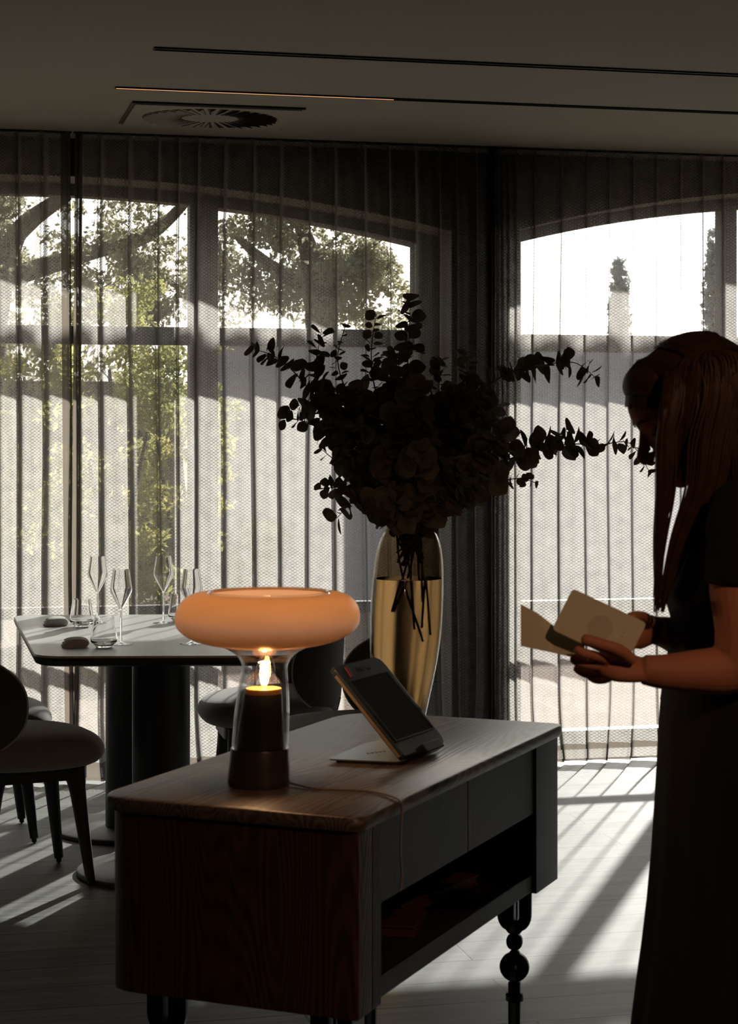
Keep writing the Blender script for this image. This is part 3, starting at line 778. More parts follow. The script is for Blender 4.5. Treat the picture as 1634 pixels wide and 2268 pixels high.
def plate_mesh(th=.010):
    cu = bpy.data.curves.new('legc', 'CURVE'); cu.dimensions = '2D'; cu.fill_mode = 'BOTH'; cu.extrude = th/2
    for sp in (leg_profile(), slot(0, .0105, -.002, -.056), hole(0, -.163, .0075, .009)):
        s = cu.splines.new('POLY'); s.points.add(len(sp)-1)
        for i, (x, z) in enumerate(sp): s.points[i].co = (x, z, 0, 1)
        s.use_cyclic_u = True
    ob = bpy.data.objects.new('tmp', cu); COL.objects.link(ob)
    dg = bpy.context.evaluated_depsgraph_get(); me = bpy.data.meshes.new_from_object(ob.evaluated_get(dg)); bpy.data.objects.remove(ob)
    return me
pm = plate_mesh()
for lx, ly in ((.075, .085), (.085, WID-.10), (LEN-.15, .065), (LEN-.15, WID-.11)):
    bm = bmesh.new()
    for ang in (0, pi/2):
        b2 = bmesh.new(); b2.from_mesh(pm)
        mt = Matrix.Translation((lx, ly, ZB-.006)) @ Matrix.Rotation(ang+radians(8), 4, 'Z') @ Matrix.Rotation(pi/2, 4, 'X')
        b2.transform(mt); tmp = bpy.data.meshes.new('t'); b2.to_mesh(tmp); b2.free(); bm.from_mesh(tmp)
    lathe(bm, [(0, .0), (.016, 0), (.016, .01), (0, .01)], 20, lambda z: (lx, ly))
    lathe(bm, [(0, .238), (.0185, .238), (.0185, .248), (0, .248)], 20, lambda z: (lx, ly))
    o = finish('leg', bm, M['black'], con, bevel=0, smooth=False)
# folded menus on the shelf
for k, (x, y, z, rz, lb) in enumerate(((.50, .20, ZB+.036, .25, 'lower reddish brown folder lying on the console shelf'), (.60, .19, ZB+.0565, -.15, 'upper reddish brown folder lying on the console shelf'))):
    q = CW(x, y, z+.0005); f = empty('menu_folder', q, atan2(ux.y, ux.x)+rz); tag(f, lb, 'folder')
    bm = bmesh.new(); box(bm, -.15, .15, -.11, .11, 0, .004); box(bm, -.15, .15, -.11, .11, .016, .020); box(bm, -.15, .15, .106, .11, 0, .02); finish('cover', bm, M['leather'], f, bevel=.001, smooth=False)
    bm = bmesh.new(); box(bm, -.146, .146, -.106, .105, .0045, .0155); finish('pages', bm, M['leather'], f, smooth=False)

# ------------------------------------------------------------------ lamp
Lc = Pz(573, 1738, TZ); LD = 3.41; px = LD/F
lamp = empty('table_lamp', (Lc.x, Lc.y, TZ+.0005)); tag(lamp, 'mushroom-shaped glass table lamp glowing warm on the console', 'lamp')
def lc(z):
    s = max(0, z-.03)*.058; return (s*CA, -s*SA)
bm = bmesh.new(); lathe(bm, [(0, 0), (.054, 0), (.0555, .004), (.0555, .012), (.052, .064), (.0515, .0655), (0, .0655)], 64, lc); finish('base', bm, M['lampbase'], lamp)
bm = bmesh.new(); lathe(bm, [(0, .066), (.0425, .066), (.0435, .069), (.0345, .158), (.034, .1615), (0, .1615)], 48, lc); finish('inner_cone', bm, M['lampbase'], lamp)
neck = [(.0505, .0655), (.0500, .09), (.0485, .13), (.0455, .165), (.0425, .19), (.0405, .207), (.0422, .216), (.0480, .226), (.058, .2345), (.070, .2415), (.080, .2462)]
bm = bmesh.new(); pr = crom(neck, 5); lathe(bm, pr+[(a-.003, b+.0005) for a, b in pr[::-1]], 64, lc, closed=True); finish('glass_neck', bm, M['clear'], lamp)
bm = bmesh.new()
sh = [(.079, .2463)]
for k in range(21):
    a_ = radians(-74+k*7.4); sc_ = lambda q, e: math.copysign(abs(q)**e, q)
    sh.append((.1115+.053*sc_(cos(a_), .85) if a_ > 0 else .076+.0885*sc_(cos(a_), 1.15), .2945+.0468*sc_(sin(a_), .95)))
sh += [(.114, .3415), (.111, .3400)]
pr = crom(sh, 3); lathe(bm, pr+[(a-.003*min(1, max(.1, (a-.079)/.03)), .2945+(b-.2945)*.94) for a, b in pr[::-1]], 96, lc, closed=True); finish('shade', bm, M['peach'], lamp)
bm = bmesh.new(); lathe(bm, crom([(.111, .3395), (.108, .3435), (.1045, .3435), (.1035, .339)], 4), 96, lc); o = finish('shade_rim', bm, M['clear'], lamp); o['label'] = 'clear glass rim'
bm = bmesh.new(); lathe(bm, crom([(.0, .170), (.011, .171), (.012, .180), (.017, .192), (.0165, .207), (.010, .226), (0, .233)], 5), 32, lambda z: (lc(z)[0]+.002, lc(z)[1])); blb = finish('bulb', bm, M['clear'], lamp)
bm = bmesh.new()
for k in range(4):
    a = k*pi/2+.5; tube(bm, [Vector((lc(.2)[0]+.003*cos(a), lc(.2)[1]+.003*sin(a), .178)), Vector((lc(.2)[0]+.007*cos(a), lc(.2)[1]+.007*sin(a), .197)), Vector((lc(.2)[0]+.002*cos(a), lc(.2)[1]+.002*sin(a), .218))], [.0028]*3, n=8)
finish('filament', bm, M['filament'], blb)
bm = bmesh.new(); lathe(bm, [(0, .162), (.0328, .162), (.0325, .1695), (.0312, .1712), (0, .1712)], 32, lc); finish('glow_socket', bm, M['glowring'], lamp)  # socket ring coloured orange to look lit by the bulb
ll = bpy.data.lights.new('bulb_light', 'POINT'); ll.energy = 2.6; ll.color = (1, .55, .28); ll.shadow_soft_size = .012
lo = bpy.data.objects.new('bulb_light', ll); COL.objects.link(lo); lo.location = lamp.location+Vector((lc(.2)[0]+.002, lc(.2)[1], .224))
# cord
pts = [lamp.location+Vector((.05*CA, -.05*SA, .004))]
for x, y in ((690, 1749), (740, 1752), (800, 1754), (850, 1762)): q = Pz(x, y, TZ); q.z = TZ+.0025; pts.append(q)
e = CW(.165, -.001, TZ+.002); pts.append(e); e2 = CW(.163, -.006, TZ-.012); pts.append(e2)
for k, (dx, z) in enumerate(((.162, .75), (.161, .71), (.166, .675), (.160, .65))): pts.append(CW(dx, .004-.008, z))
bm = bmesh.new(); tube(bm, [p-lamp.location for p in pts], [.0019]*len(pts), n=8, k=8); finish('cord', bm, M['cable'], lamp)

# ------------------------------------------------------------------ payment tablet
BL = Vector((.061, 3.60, .812)); wv = Vector((.0875, .181, 0)); uv_ = Vector((-.134, .02, .168))
def TW(a, b, c=0):                                   # tablet face coords (0..1, 0..1, metres out)
    nn = wv.cross(uv_).normalized(); q = BL+wv*a+uv_*b+nn*c; return W(q.x, q.y, q.z)
org = W(BL.x+.02, BL.y+.06, TZ)
tabl = empty('payment_tablet', (org.x, org.y, TZ+.0005)); tag(tabl, 'dark payment tablet tilted on a flat metal stand on the console', 'tablet'); O = tabl.location
nW = (TW(0, 0, 1)-TW(0, 0, 0))
def tslab(name, uvp, c0, c1, mat, parent=tabl, bevel=0):
    bm = bmesh.new(); quadprism(bm, [TW(a, b, c0)-O for a, b in uvp], nW*(c1-c0)); return finish(name, bm, mat, parent, smooth=False, bevel=bevel)
case = tslab('case', rounded([Vector((0, 0)), Vector((1, 0)), Vector((1, 1)), Vector((0, 1))], [.04, .12, .13, .06]), -.006, .008, M['tabletshell'], bevel=.003)
scr = tslab('screen', [(.07, .17), (.93, .17), (.90, .83), (.10, .83)], .008, .0088, M['screen'], parent=case)
for uvp in ([(.06, .16), (.94, .16), (.94, .172), (.06, .172)], [(.06, .82), (.94, .82), (.94, .832), (.06, .832)], [(.06, .17), (.072, .17), (.072, .82), (.06, .82)], [(.928, .17), (.94, .17), (.94, .82), (.928, .82)]):
    tslab('bezel', uvp, .0088, .0100, M['black'], parent=case)
o = tslab('reflection_band', [(-.008, .03), (0.0, .03), (0.0, .92), (-.008, .92)], -.003, .003, M['cable'], parent=case); o['label'] = 'edge band painted as a warm reflection'  # brown colour stands in for the orange reflection along the case edge
o = tslab('label_strip', [(.16, .86), (.22, .86), (.24, .965), (.18, .965)], .008, .0095, M['red'], parent=case); o['label'] = 'dark red strip'
bm = bmesh.new()
for k in range(7):
    a = .38+.045*k; quadprism(bm, [TW(a, .90+.01*sin(k*2), .008)-O, TW(a+.03, .90+.012*sin(k*2+1), .008)-O, TW(a+.035, .93+.01*cos(k), .008)-O, TW(a+.004, .935+.008*cos(k*3), .008)-O], nW*.0007)
finish('logo', bm, M['black'], case, smooth=False)
tslab('hinge', rounded([Vector((.45, -.03)), Vector((.85, -.03)), Vector((.85, .06)), Vector((.45, .06))], .02), -.010, .013, M['black'], bevel=.002)
# cable behind the screen edge
bm = bmesh.new(); tube(bm, [TW(.94, .80, .006)-O, TW(1.0, .62, .004)-O, TW(1.03, .50, .002)-O, TW(1.0, .42, .006)-O, TW(.95, .36, .009)-O], [.002]*5, n=8); finish('cable', bm, M['black'], tabl)
bm = bmesh.new()
pl_ = [Pz(726, 1690, TZ), Pz(885, 1697, TZ), Pz(978, 1655, TZ), Pz(850, 1646, TZ), Pz(806, 1655, TZ)]
pl_ = rounded([Vector((q.x-O.x, q.y-O.y)) for q in pl_], [.012, .02, .02, .02, .015]); prism(bm, pl_, .0045, .0075); finish('stand_plate', bm, M['steel'], tabl, smooth=False, bevel=.001)
bm = bmesh.new(); s_ = [Vector((p[0]*.92, p[1]*.92-.001)) for p in pl_]; prism(bm, s_, 0, .0045); finish('stand_pad', bm, M['black'], tabl, smooth=False)
bm = bmesh.new(); a0 = W(BL.x, BL.y, 0); 
quadprism(bm, [TW(.3, .0, -.007)-O, TW(.8, .0, -.007)-O, TW(.8, .35, -.007)-O, TW(.3, .35, -.007)-O], -nW*.006)
bt = W(BL.x-.02+wv.x*.3, BL.y+wv.y*.3, TZ+.008)-O; bt2 = W(BL.x-.02+wv.x*.8, BL.y+wv.y*.8, TZ+.008)-O
quadprism(bm, [TW(.3, .1, -.008)-O, TW(.8, .1, -.008)-O, bt2, bt], W(.01, 0, 0))
finish('stand_bracket', bm, M['steel'], tabl, smooth=False)
bm = bmesh.new()
for k in range(5):
    c = Pz(815+9*k, 1678-1.2*k, TZ); lathe(bm, [(0, .0075), (.003+.001*(k % 2), .0075), (.003, .0082), (0, .0082)], 8, lambda z: (c.x-O.x, c.y-O.y))
finish('stand_logo', bm, M['black'], tabl, smooth=False)

# ------------------------------------------------------------------ vase with water
VD = 5.2; vp = VD/F
vprof = [(2124, 0, 880), (2123, 46, 880), (2110, 52, 880), (2060, 47, 880), (1950, 42, 880), (1800, 42, 881), (1700, 46, 882), (1640, 51, 884), (1585, 56, 887), (1550, 61, 889), (1500, 69, 892), (1450, 75.5, 895), (1400, 79, 898), (1330, 80, 901), (1260, 77, 904.5), (1220, 72, 906), (1195, 65, 907), (1178, 57, 907.5), (1167, 49, 908), (1161, 44, 908)]
vb = W((880-CX)*vp, VD, 0); vase = empty('floor_vase', (vb.x, vb.y, 0)); tag(vase, 'tall smoked amber glass vase half filled with water behind the console', 'vase')
cc = sorted([(CH-(y-HY)*vp, (c-880)*vp) for y, r_, c in vprof])
def vc(z):
    for (z0, c0), (z1, c1) in zip(cc, cc[1:]):
        if z <= z1: s = c0+(c1-c0)*max(0, (z-z0))/(z1-z0+1e-9); break
    else: s = cc[-1][1]
    return (s*CA, -s*SA)
pr = crom([(r_*vp, CH-(y-HY)*vp) for y, r_, c in vprof], 4); pr = [(max(a, 0), max(b, .0003)) for a, b in pr]
bm = bmesh.new(); inner = [(max(a-.004, 0), b+(.008 if b < .05 else 0)) for a, b in pr[::-1]]
lathe(bm, pr, 72, vc); finish('glass_body', bm, M['amber'], vase)
zw = CH-(1281-HY)*vp
bm = bmesh.new(); wp = [(0, .014)]+[(a-.004, b) for a, b in pr if .014 < b < zw and a > .02]; rw = wp[-1][0]; wp += [(rw, zw), (0, zw)]
lathe(bm, wp, 72, vc); finish('water', bm, M['water'], vase)
bm = bmesh.new(); o_ = vc(CH-(1161-HY)*vp); zt_ = CH-(1161-HY)*vp
tube(bm, [Vector((o_[0]+44*vp*cos(2*pi*k/40), o_[1]+44*vp*sin(2*pi*k/40), zt_)) for k in range(41)], [.0025]*41, n=8, k=1, caps=False); finish('rim', bm, M['amber'], vase)

# ------------------------------------------------------------------ eucalyptus
def leaf(bm, p, dr, nrm, s, rnd):
    dr = dr.normalized(); side = dr.cross(nrm).normalized(); nrm = side.cross(dr)
    L = s; wd = s*rnd.uniform(.44, .58)
    out = [(.05, .26), (.17, .64), (.33, .92), (.51, 1.0), (.69, .88), (.84, .58), (.94, .27)]
    cup = rnd.uniform(.02, .14); bend = rnd.uniform(-.05, .22); tw = rnd.uniform(-.25, .25)
    base = bm.verts.new(p); tip = bm.verts.new(p+dr*L-nrm*L*bend)
    rows = []
    for a, b in out:
        c = p+dr*L*a-nrm*L*bend*a*a; sd2 = (side*cos(tw*a)+nrm*sin(tw*a))
        rows.append((bm.verts.new(c+sd2*wd*b+nrm*L*cup*b), bm.verts.new(c), bm.verts.new(c-sd2*wd*b*.95+nrm*L*cup*b)))
    for k in (0, 1):
        bm.faces.new((base, rows[0][k], rows[0][k+1])); bm.faces.new((rows[-1][k], tip, rows[-1][k+1]))
        for a, b in zip(rows, rows[1:]): bm.faces.new((a[k], b[k], b[k+1], a[k+1]))
def branch(path, label, seed, big=.052, small=.022, start=.22, group='eucalyptus branches in the amber vase', step=.021, dz=0.0):
    rnd = random.Random(seed)
    foot = (vprof[0][2]+rnd.uniform(-10, 48), rnd.uniform(1330, 1460)); nk = (908+rnd.uniform(-28, 28), 1165)
    n = len(path); pts = [P(foot[0]+rnd.uniform(-5, 5), foot[1], VD+rnd.uniform(-.04, .04)), P(nk[0], nk[1], VD+rnd.uniform(-.03, .03))]
    if 'outer' in group and seed % 2 == 0: pts[0] = P(900+rnd.uniform(-34, 46), rnd.uniform(1330, 1440), VD+rnd.uniform(-.05, .05))
    else: pts[0] = P(908+rnd.uniform(-30, 30), rnd.uniform(1200, 1255), VD+rnd.uniform(-.04, .04))
    for i, (x, y) in enumerate(path): pts.append(P(x, y, VD+dz*(i+1)/n))
    base = pts[1].copy(); base = pts[0].copy()
    r = empty('eucalyptus_branch', base); tag(r, label, 'branch', group)
    cr = [Vector(q) for q in crom([tuple(p) for p in pts], 10)]
    bm = bmesh.new(); nn = len(cr)
    tube(bm, [q-base for q in cr], [.0031-(.0022*i/nn) for i in range(nn)], n=6, k=1); finish('stem', bm, M['stem'], r)
    # arc length from neck on
    k0 = 10; segs = [(cr[i+1]-cr[i]).length for i in range(k0, nn-1)]; tot = sum(segs)
    bm = bmesh.new(); s = tot*start; 
    while s < tot:
        acc = 0
        for i, L in enumerate(segs):
            if acc+L >= s: break
            acc += L
        q = cr[k0+i].lerp(cr[k0+i+1], (s-acc)/max(L, 1e-6)); tg = (cr[k0+i+1]-cr[k0+i]).normalized()
        tt = s/tot; size = (big*(1-tt)+small*tt)*rnd.uniform(.85, 1.4)
        a0 = rnd.random()*6.28
        for sg in (0, pi):
            if rnd.random() < .06: continue
            o1 = tg.orthogonal().normalized(); o1 = Matrix.Rotation(a0+sg, 3, tg) @ o1
            dr = (o1+tg*rnd.uniform(.1, .8)+Vector((rnd.gauss(0, .25), rnd.gauss(0, .25), rnd.gauss(0, .25)))).normalized()
            nr = (tg+Vector((rnd.gauss(0, .5), rnd.gauss(0, .5), rnd.gauss(0, .5)))); nr = (nr-dr*nr.dot(dr)).normalized()
            leaf(bm, q-base+dr*.004, dr, nr, size, rnd)
        s += step*rnd.uniform(.75, 1.25)*(1.1-.35*tt)
    finish('leaves', bm, M['euca'], r)
G1 = 'outer eucalyptus branches in the amber vase'
named = [
 ([(800, 1000), (700, 880), (625, 800), (560, 772)], 'long eucalyptus branch reaching farthest up and left, above the lamp', .058, .03, .2, -.1),
 ([(790, 980), (705, 850), (712, 728)], 'eucalyptus branch rising upright at the upper left of the bouquet', .05, .026, .2, .1),
 ([(780, 900), (748, 800), (765, 722)], 'thin eucalyptus twig with tiny leaves at the upper left', .04, .016, .2, .0),
 ([(840, 900), (822, 790), (833, 695)], 'eucalyptus branch with the second highest tip, left of the tallest', .045, .022, .2, -.05),
 ([(900, 900), (905, 770), (908, 668)], 'tallest eucalyptus branch at the top middle of the bouquet', .05, .036, .2, .05),
 ([(975, 950), (972, 860), (975, 800)], 'short upright eucalyptus branch just right of the middle', .045, .026, .2, .1),
 ([(1000, 950), (1030, 870), (1034, 788)], 'upright eucalyptus branch in front of the dark curtain folds', .045, .026, .2, -.1),
 ([(1000, 930), (1110, 835), (1190, 812), (1270, 803), (1320, 838)], 'long eucalyptus branch reaching right at the level of the woman\'s hair', .06, .038, .2, -.1),
 ([(1010, 1060), (1150, 1010), (1250, 985), (1330, 985), (1395, 982), (1438, 1045)], 'longest eucalyptus branch, its tip touching the woman\'s face', .056, .026, .2, .15),
 ([(1080, 1010), (1180, 992), (1256, 950)], 'eucalyptus branch with round leaves above the longest right one', .055, .036, .2, .05),
 ([(1050, 1090), (1140, 1060), (1192, 1072)], 'short lower right eucalyptus twig with a few small leaves', .045, .016, .2, -.1),
 ([(800, 1010), (725, 965), (680, 935), (622, 925)], 'eucalyptus branch pointing straight left from mid height', .05, .028, .2, .1),
 ([(790, 950), (740, 910), (695, 893), (655, 900)], 'eucalyptus branch pointing left, just above the mid-height one', .045, .024, .2, -.1),
 ([(800, 1050), (750, 1025), (712, 995)], 'small eucalyptus twig at the left above the lowest branches', .045, .024, .2, .0),
 ([(815, 1095), (765, 1080), (706, 1082)], 'small eucalyptus twig at lower left ending in two leaves', .042, .03, .25, .1),
 ([(830, 1110), (790, 1105), (745, 1148)], 'drooping eucalyptus branch lowest on the left of the vase neck', .05, .036, .2, -.05)]
for i, (pth, lb, bg_, sm, st, dz) in enumerate(named): branch(pth, lb, 100+i, bg_, sm, st, G1, dz=dz, step=.0195)
rr = random.Random(5)
fill = [(700, 850), (690, 900), (740, 870), (800, 860), (860, 840), (880, 780), (920, 850), (960, 880), (1010, 860), (1060, 860), (1100, 900), (1120, 960), (1080, 930), (1100, 1050), (1050, 1090), (980, 1080), (930, 1000), (850, 1000), (780, 940), (760, 1010), (800, 1080), (860, 1100), (1010, 980), (880, 920), (1030, 1030), (940, 930)]
for i, (x, y) in enumerate(fill):
    mx_, my_ = 908+(x-908)*.45, 1165+(y-1165)*.55
    branch([(mx_, my_), (x, y)], 'short bushy eucalyptus branch in the dense dark middle of the bouquet', 200+i, .058, .042, .08, 'eucalyptus branches in the dense middle', dz=rr.uniform(-.3, .3), step=.016)
# leaf collar just above the neck
for i in range(6):
    a = (-60, -35, -10, 15, 40, 62)[i]; branch([(908+a*.9, 1130-abs(a)*.2), (908+a*1.35, 1105+abs(a)*.2)], 'short bushy eucalyptus branch in the dense dark middle of the bouquet', 300+i, .05, .045, .0, 'eucalyptus branches in the dense middle', dz=rr.uniform(-.1, .05), step=.014)

# ------------------------------------------------------------------ person
PD = 3.10; pp_ = PD/F
per = empty('person', W((1620-CX)*pp_, PD, 0)); tag(per, 'woman in black with long brown hair, head bowed, reading an open card', 'person'); PO = per.location
def Q(x, y, d=PD): return P(x, y, d)-PO
RT = Vector((CA, -SA, 0)); FW = Vector((SA, CA, 0)); UP = Vector((0, 0, 1))
def fin_person(name, bm, mat, voxel=None, smooth_it=0, label=None):
    o = finish(name, bm, mat, per)
    if voxel:
        md = o.modifiers.new('r', 'REMESH'); md.mode = 'VOXEL'; md.voxel_size = voxel; md.use_smooth_shade = True
        if smooth_it: s = o.modifiers.new('s', 'SMOOTH'); s.factor = .5; s.iterations = smooth_it
    if label: o['label'] = label
    return o
def ringsec(y, xf, xb, hw, d=PD, n=28, e=2.3):
    c = Q((xf+xb)/2, y, d); a = (xb-xf)/2*pp_; out = []
    for i in range(n):
        th = 2*pi*i/n; ex = 2/e
        out.append(c+RT*a*math.copysign(abs(cos(th))**ex, cos(th))+FW*hw*math.copysign(abs(sin(th))**ex, sin(th)))
    return out
HC = Q(1530, 892, PD); ft = radians(31)
hf = -RT*cos(ft)-UP*sin(ft); hu = -RT*sin(ft)+UP*cos(ft); hs_ = FW
def H(f, u, s=0): return HC+hf*f+hu*u+hs_*s
body = bmesh.new()
ellipsoid(body, H(.0, .022), [hf*.097, hs_*.072, hu*.077], 32, 24)
ellipsoid(body, H(.030, -.030), [hf*.062, hs_*.060, hu*.070], 28, 20)      # face
ellipsoid(body, H(.042, -.072), [hf*.045, hs_*.046, hu*.036], 24, 16)      # jaw
ellipsoid(body, H(.077, -.097), [hf*.016, hs_*.020, hu*.015], 16, 12)      # chin
ellipsoid(body, H(.076, .018), [hf*.020, hs_*.045, hu*.020], 20, 12)       # brow
tube(body, [H(.088, .004), H(.100, -.018), H(.112, -.037), H(.100, -.046)], [.006, .008, .0105, .008], n=12)
for s in (1, -1):
    ellipsoid(body, H(.100, -.040, s*.009), [hf*.008, hs_*.007, hu*.006], 12, 8)
    ellipsoid(body, H(.070, -.006, s*.031), [hf*.015, hs_*.013, hu*.008], 14, 10)  # lids
    ellipsoid(body, H(.060, -.035, s*.034), [hf*.022, hs_*.018, hu*.020], 14, 10)  # cheek
    ellipsoid(body, H(-.010, -.012, s*.074), [hf*.014, hs_*.006, hu*.028], 14, 10) # ear
ellipsoid(body, H(.094, -.062), [hf*.008, hs_*.020, hu*.0055], 14, 10)
ellipsoid(body, H(.091, -.073), [hf*.008, hs_*.017, hu*.006], 14, 10)
tube(body, [H(-.02, -.03), Q(1585, 985), Q(1632, 1060), Q(1652, 1120)], [.052, .049, .053, .07], n=20)
# torso
TS = [(1085, 1590, 1715, .075), (1105, 1565, 1745, .135), (1135, 1548, 1760, .175), (1190, 1520, 1768, .180), (1250, 1497, 1772, .165), (1310, 1478, 1765, .155), (1370, 1496, 1755, .140), (1430, 1492, 1752, .135), (1500, 1484, 1765, .150), (1600, 1474, 1785, .178)]
loft(body, [ringsec(*t_) for t_ in TS])
for s in (1, -1):
    tube(body, [Q(1655, 1640, PD+s*.09), Q(1650, 1900, PD+s*.095), Q(1655, 2300, PD+s*.10), Q(1665, 2600, PD+s*.10), Q(1670, 2890, PD+s*.10)], [.085, .08, .055, .052, .036], n=16)
    ellipsoid(body, Q(1640, 2935, PD+s*.10), [RT*.11, FW*.04, UP*.028], 16, 10)
# near arm
dN = 2.93
A = [Q(1650, 1140, dN+.02), Q(1632, 1290, dN), Q(1640, 1400, dN-.01), Q(1634, 1484, dN-.01)]
tube(body, A, [.052, .043, .039, .040], n=20)
tube(body, [Q(1650, 1470, dN-.01), Q(1600, 1485, dN-.01), Q(1540, 1487, dN-.015), Q(1470, 1488, dN-.02), Q(1425, 1483, dN-.02)], [.040, .039, .034, .0275, .0235], n=20, flat=.95)
# palm
tube(body, [Q(1430, 1483, dN-.02), Q(1400, 1481, dN-.022), Q(1362, 1475, dN-.018), Q(1332, 1468, dN-.012)], [.022, .026, .0285, .022], n=18, flat=.62, flatdir=(UP*.8-FW*.6))
def finger(pts, r): tube(body, [Q(*p) for p in pts], [r, r*1.04, r*.97, r*1.0, r*.85, r*.62][:len(pts)] if len(pts) > 3 else [r, r, r*.8], n=12)
finger([(1400, 1462, dN-.045), (1370, 1440, dN-.058), (1335, 1428, dN-.062), (1300, 1418, dN-.060), (1292, 1416, dN-.058)], .0094)       # thumb
finger([(1345, 1462, dN-.034), (1315, 1452, dN-.050), (1290, 1446, dN-.054), (1277, 1437, dN-.050)], .0078)   # index tip against the card edge
finger([(1345, 1476, dN-.022), (1312, 1473, dN-.034), (1284, 1468, dN-.034), (1268, 1457, dN-.028)], .0078)
finger([(1350, 1487, dN-.006), (1318, 1493, dN-.008), (1292, 1490, dN-.004), (1276, 1478, dN+.004)], .0075)
finger([(1362, 1492, dN+.010), (1342, 1504, dN+.014), (1320, 1506, dN+.020), (1304, 1497, dN+.026)], .0066)
# far arm
dF = 3.28
tube(body, [Q(1650, 1140, dF-.02), Q(1640, 1290, dF+.02), Q(1638, 1400, dF+.02), Q(1640, 1458, dF+.01)], [.052, .043, .039, .038], n=20)
tube(body, [Q(1640, 1455, dF+.01), Q(1580, 1440, dF-.02), Q(1520, 1417, dF-.06), Q(1478, 1402, dF-.10), Q(1450, 1396, dF-.13)], [.038, .038, .034, .027, .023], n=18)
tube(body, [Q(1455, 1397, dF-.125), Q(1435, 1396, dF-.15), Q(1412, 1402, dF-.18), Q(1398, 1410, dF-.20)], [.022, .026, .027, .02], n=16, flat=.6, flatdir=FW)
dc = dF-.21
for k, (y0, y1, x1) in enumerate(((1378, 1374, 1368), (1394, 1398, 1352), (1410, 1418, 1350), (1424, 1434, 1356))):
    finger([(1408, y0, dc), (1390, (y0+y1)/2, dc-.004), (1370, y1, dc-.014), (x1, y1+3, dc-.018)], .0088)
finger([(1440, 1378, dF-.17), (1424, 1368, dF-.22), (1408, 1366, dF-.275), (1396, 1370, dF-.30)], .0098)
fin_person('body', body, M['skin'], .0026, 2)
# eyes, lips, brow
for s in (1, -1):
    bm = bmesh.new(); tube(bm, [H(.083, -.007, s*.018), H(.084, -.012, s*.030), H(.077, -.009, s*.043)], [.0012, .0022, .001], n=6); fin_person('eyelashes', bm, M['hair'])
    bm = bmesh.new(); tube(bm, [H(.096, .012, s*.014), H(.093, .018, s*.03), H(.080, .014, s*.045)], [.0022, .003, .0015], n=6, flat=.5, flatdir=hf); fin_person('eyebrow', bm, M['hair'])
bm = bmesh.new(); ellipsoid(bm, H(.0965, -.0635), [hf*.0075, hs_*.019, hu*.004], 14, 8); ellipsoid(bm, H(.094, -.0715), [hf*.0075, hs_*.016, hu*.0045], 14, 8); fin_person('lips', bm, M['lips'])
# shirt
bm = bmesh.new()
loft(bm, [ringsec(y, xf-7, xb+7, hw+.006) for y, xf, xb, hw in TS[:1]+TS[1:9]]+[ringsec(1560, 1466, 1790, .17)])
def sleeve(d0, s):
    tube(bm, [Q(1655, 1125, d0+.045*s), Q(1650, 1170, d0+.012*s), Q(1640, 1235, d0), Q(1636, 1291, d0-.003)], [.060, .060, .054, .0525], n=24)
sleeve(dN, 1); sleeve(dF+.01, -1)
fin_person('shirt', bm, M['shirt'], .004, 3)
# long skirt
bm = bmesh.new(); rings = []
for y, xf, xb, hw in ((1515, 1474, 1772, .160), (1535, 1468, 1780, .172), (1600, 1463, 1800, .195), (1700, 1459, 1822, .215), (1800, 1454, 1838, .225), (1900, 1448, 1850, .232), (2000, 1440, 1860, .24), (2100, 1429, 1872, .25), (2180, 1418, 1880, .257), (2268, 1407, 1890, .265), (2450, 1392, 1905, .28), (2700, 1378, 1925, .295), (2930, 1368, 1940, .305)):
    c = Q((xf+xb)/2, y); a = (xb-xf)/2*pp_; k = min(1, max(0, (y-1560)/500)); rg = []
    for i in range(120):
        th = 2*pi*i/120; rip = 1+.022*k*sin(th*17+sin(th*3)*1.3)
        rg.append(c+RT*a*rip*cos(th)+FW*hw*rip*sin(th))
    rings.append(rg)
loft(bm, rings); fin_person('skirt', bm, M['shirt'])
# hair: cap + strands
rh = random.Random(9)
bm = bmesh.new(); n, m = 64, 40; vr = []
for i in range(m+1):
    th = pi*i/m*.80+.001; rg = []
    for j in range(n):
        ph = 2*pi*j/n
        dv = Vector((sin(th)*cos(ph), sin(th)*sin(ph), cos(th)))
        rip = 1+.010*sin(ph*31+th*3)
        rg.append((dv.x*(.1125 if dv.x > 0 else .106)*rip-.010, dv.y*.087*rip, .016+dv.z*.088*rip))
    vr.append(rg)
vv = [[bm.verts.new(H(q[0], q[2], q[1])) for q in rg] for rg in vr]
for i in range(m):
    for j in range(n):
        q = vr[i][j]; f_, u_ = q[0], q[2]
        if f_ > .022 and u_ < .004+.72*(f_-.028): continue
        bm.faces.new((vv[i][j], vv[i][(j+1) % n], vv[i+1][(j+1) % n], vv[i+1][j]))
bmesh.ops.delete(bm, geom=[v for v in bm.verts if not v.link_faces], context='VERTS')
ellipsoid(bm, H(.032, .066), [hf*.053, hs_*.064, hu*.036], 28, 18)
# back hair mass
tube(bm, [H(-.06, .01), Q(1668, 960), Q(1700, 1080), Q(1735, 1220), Q(1740, 1330)], [.085, .085, .072, .06, .02], n=28, flat=1.15, flatdir=FW)
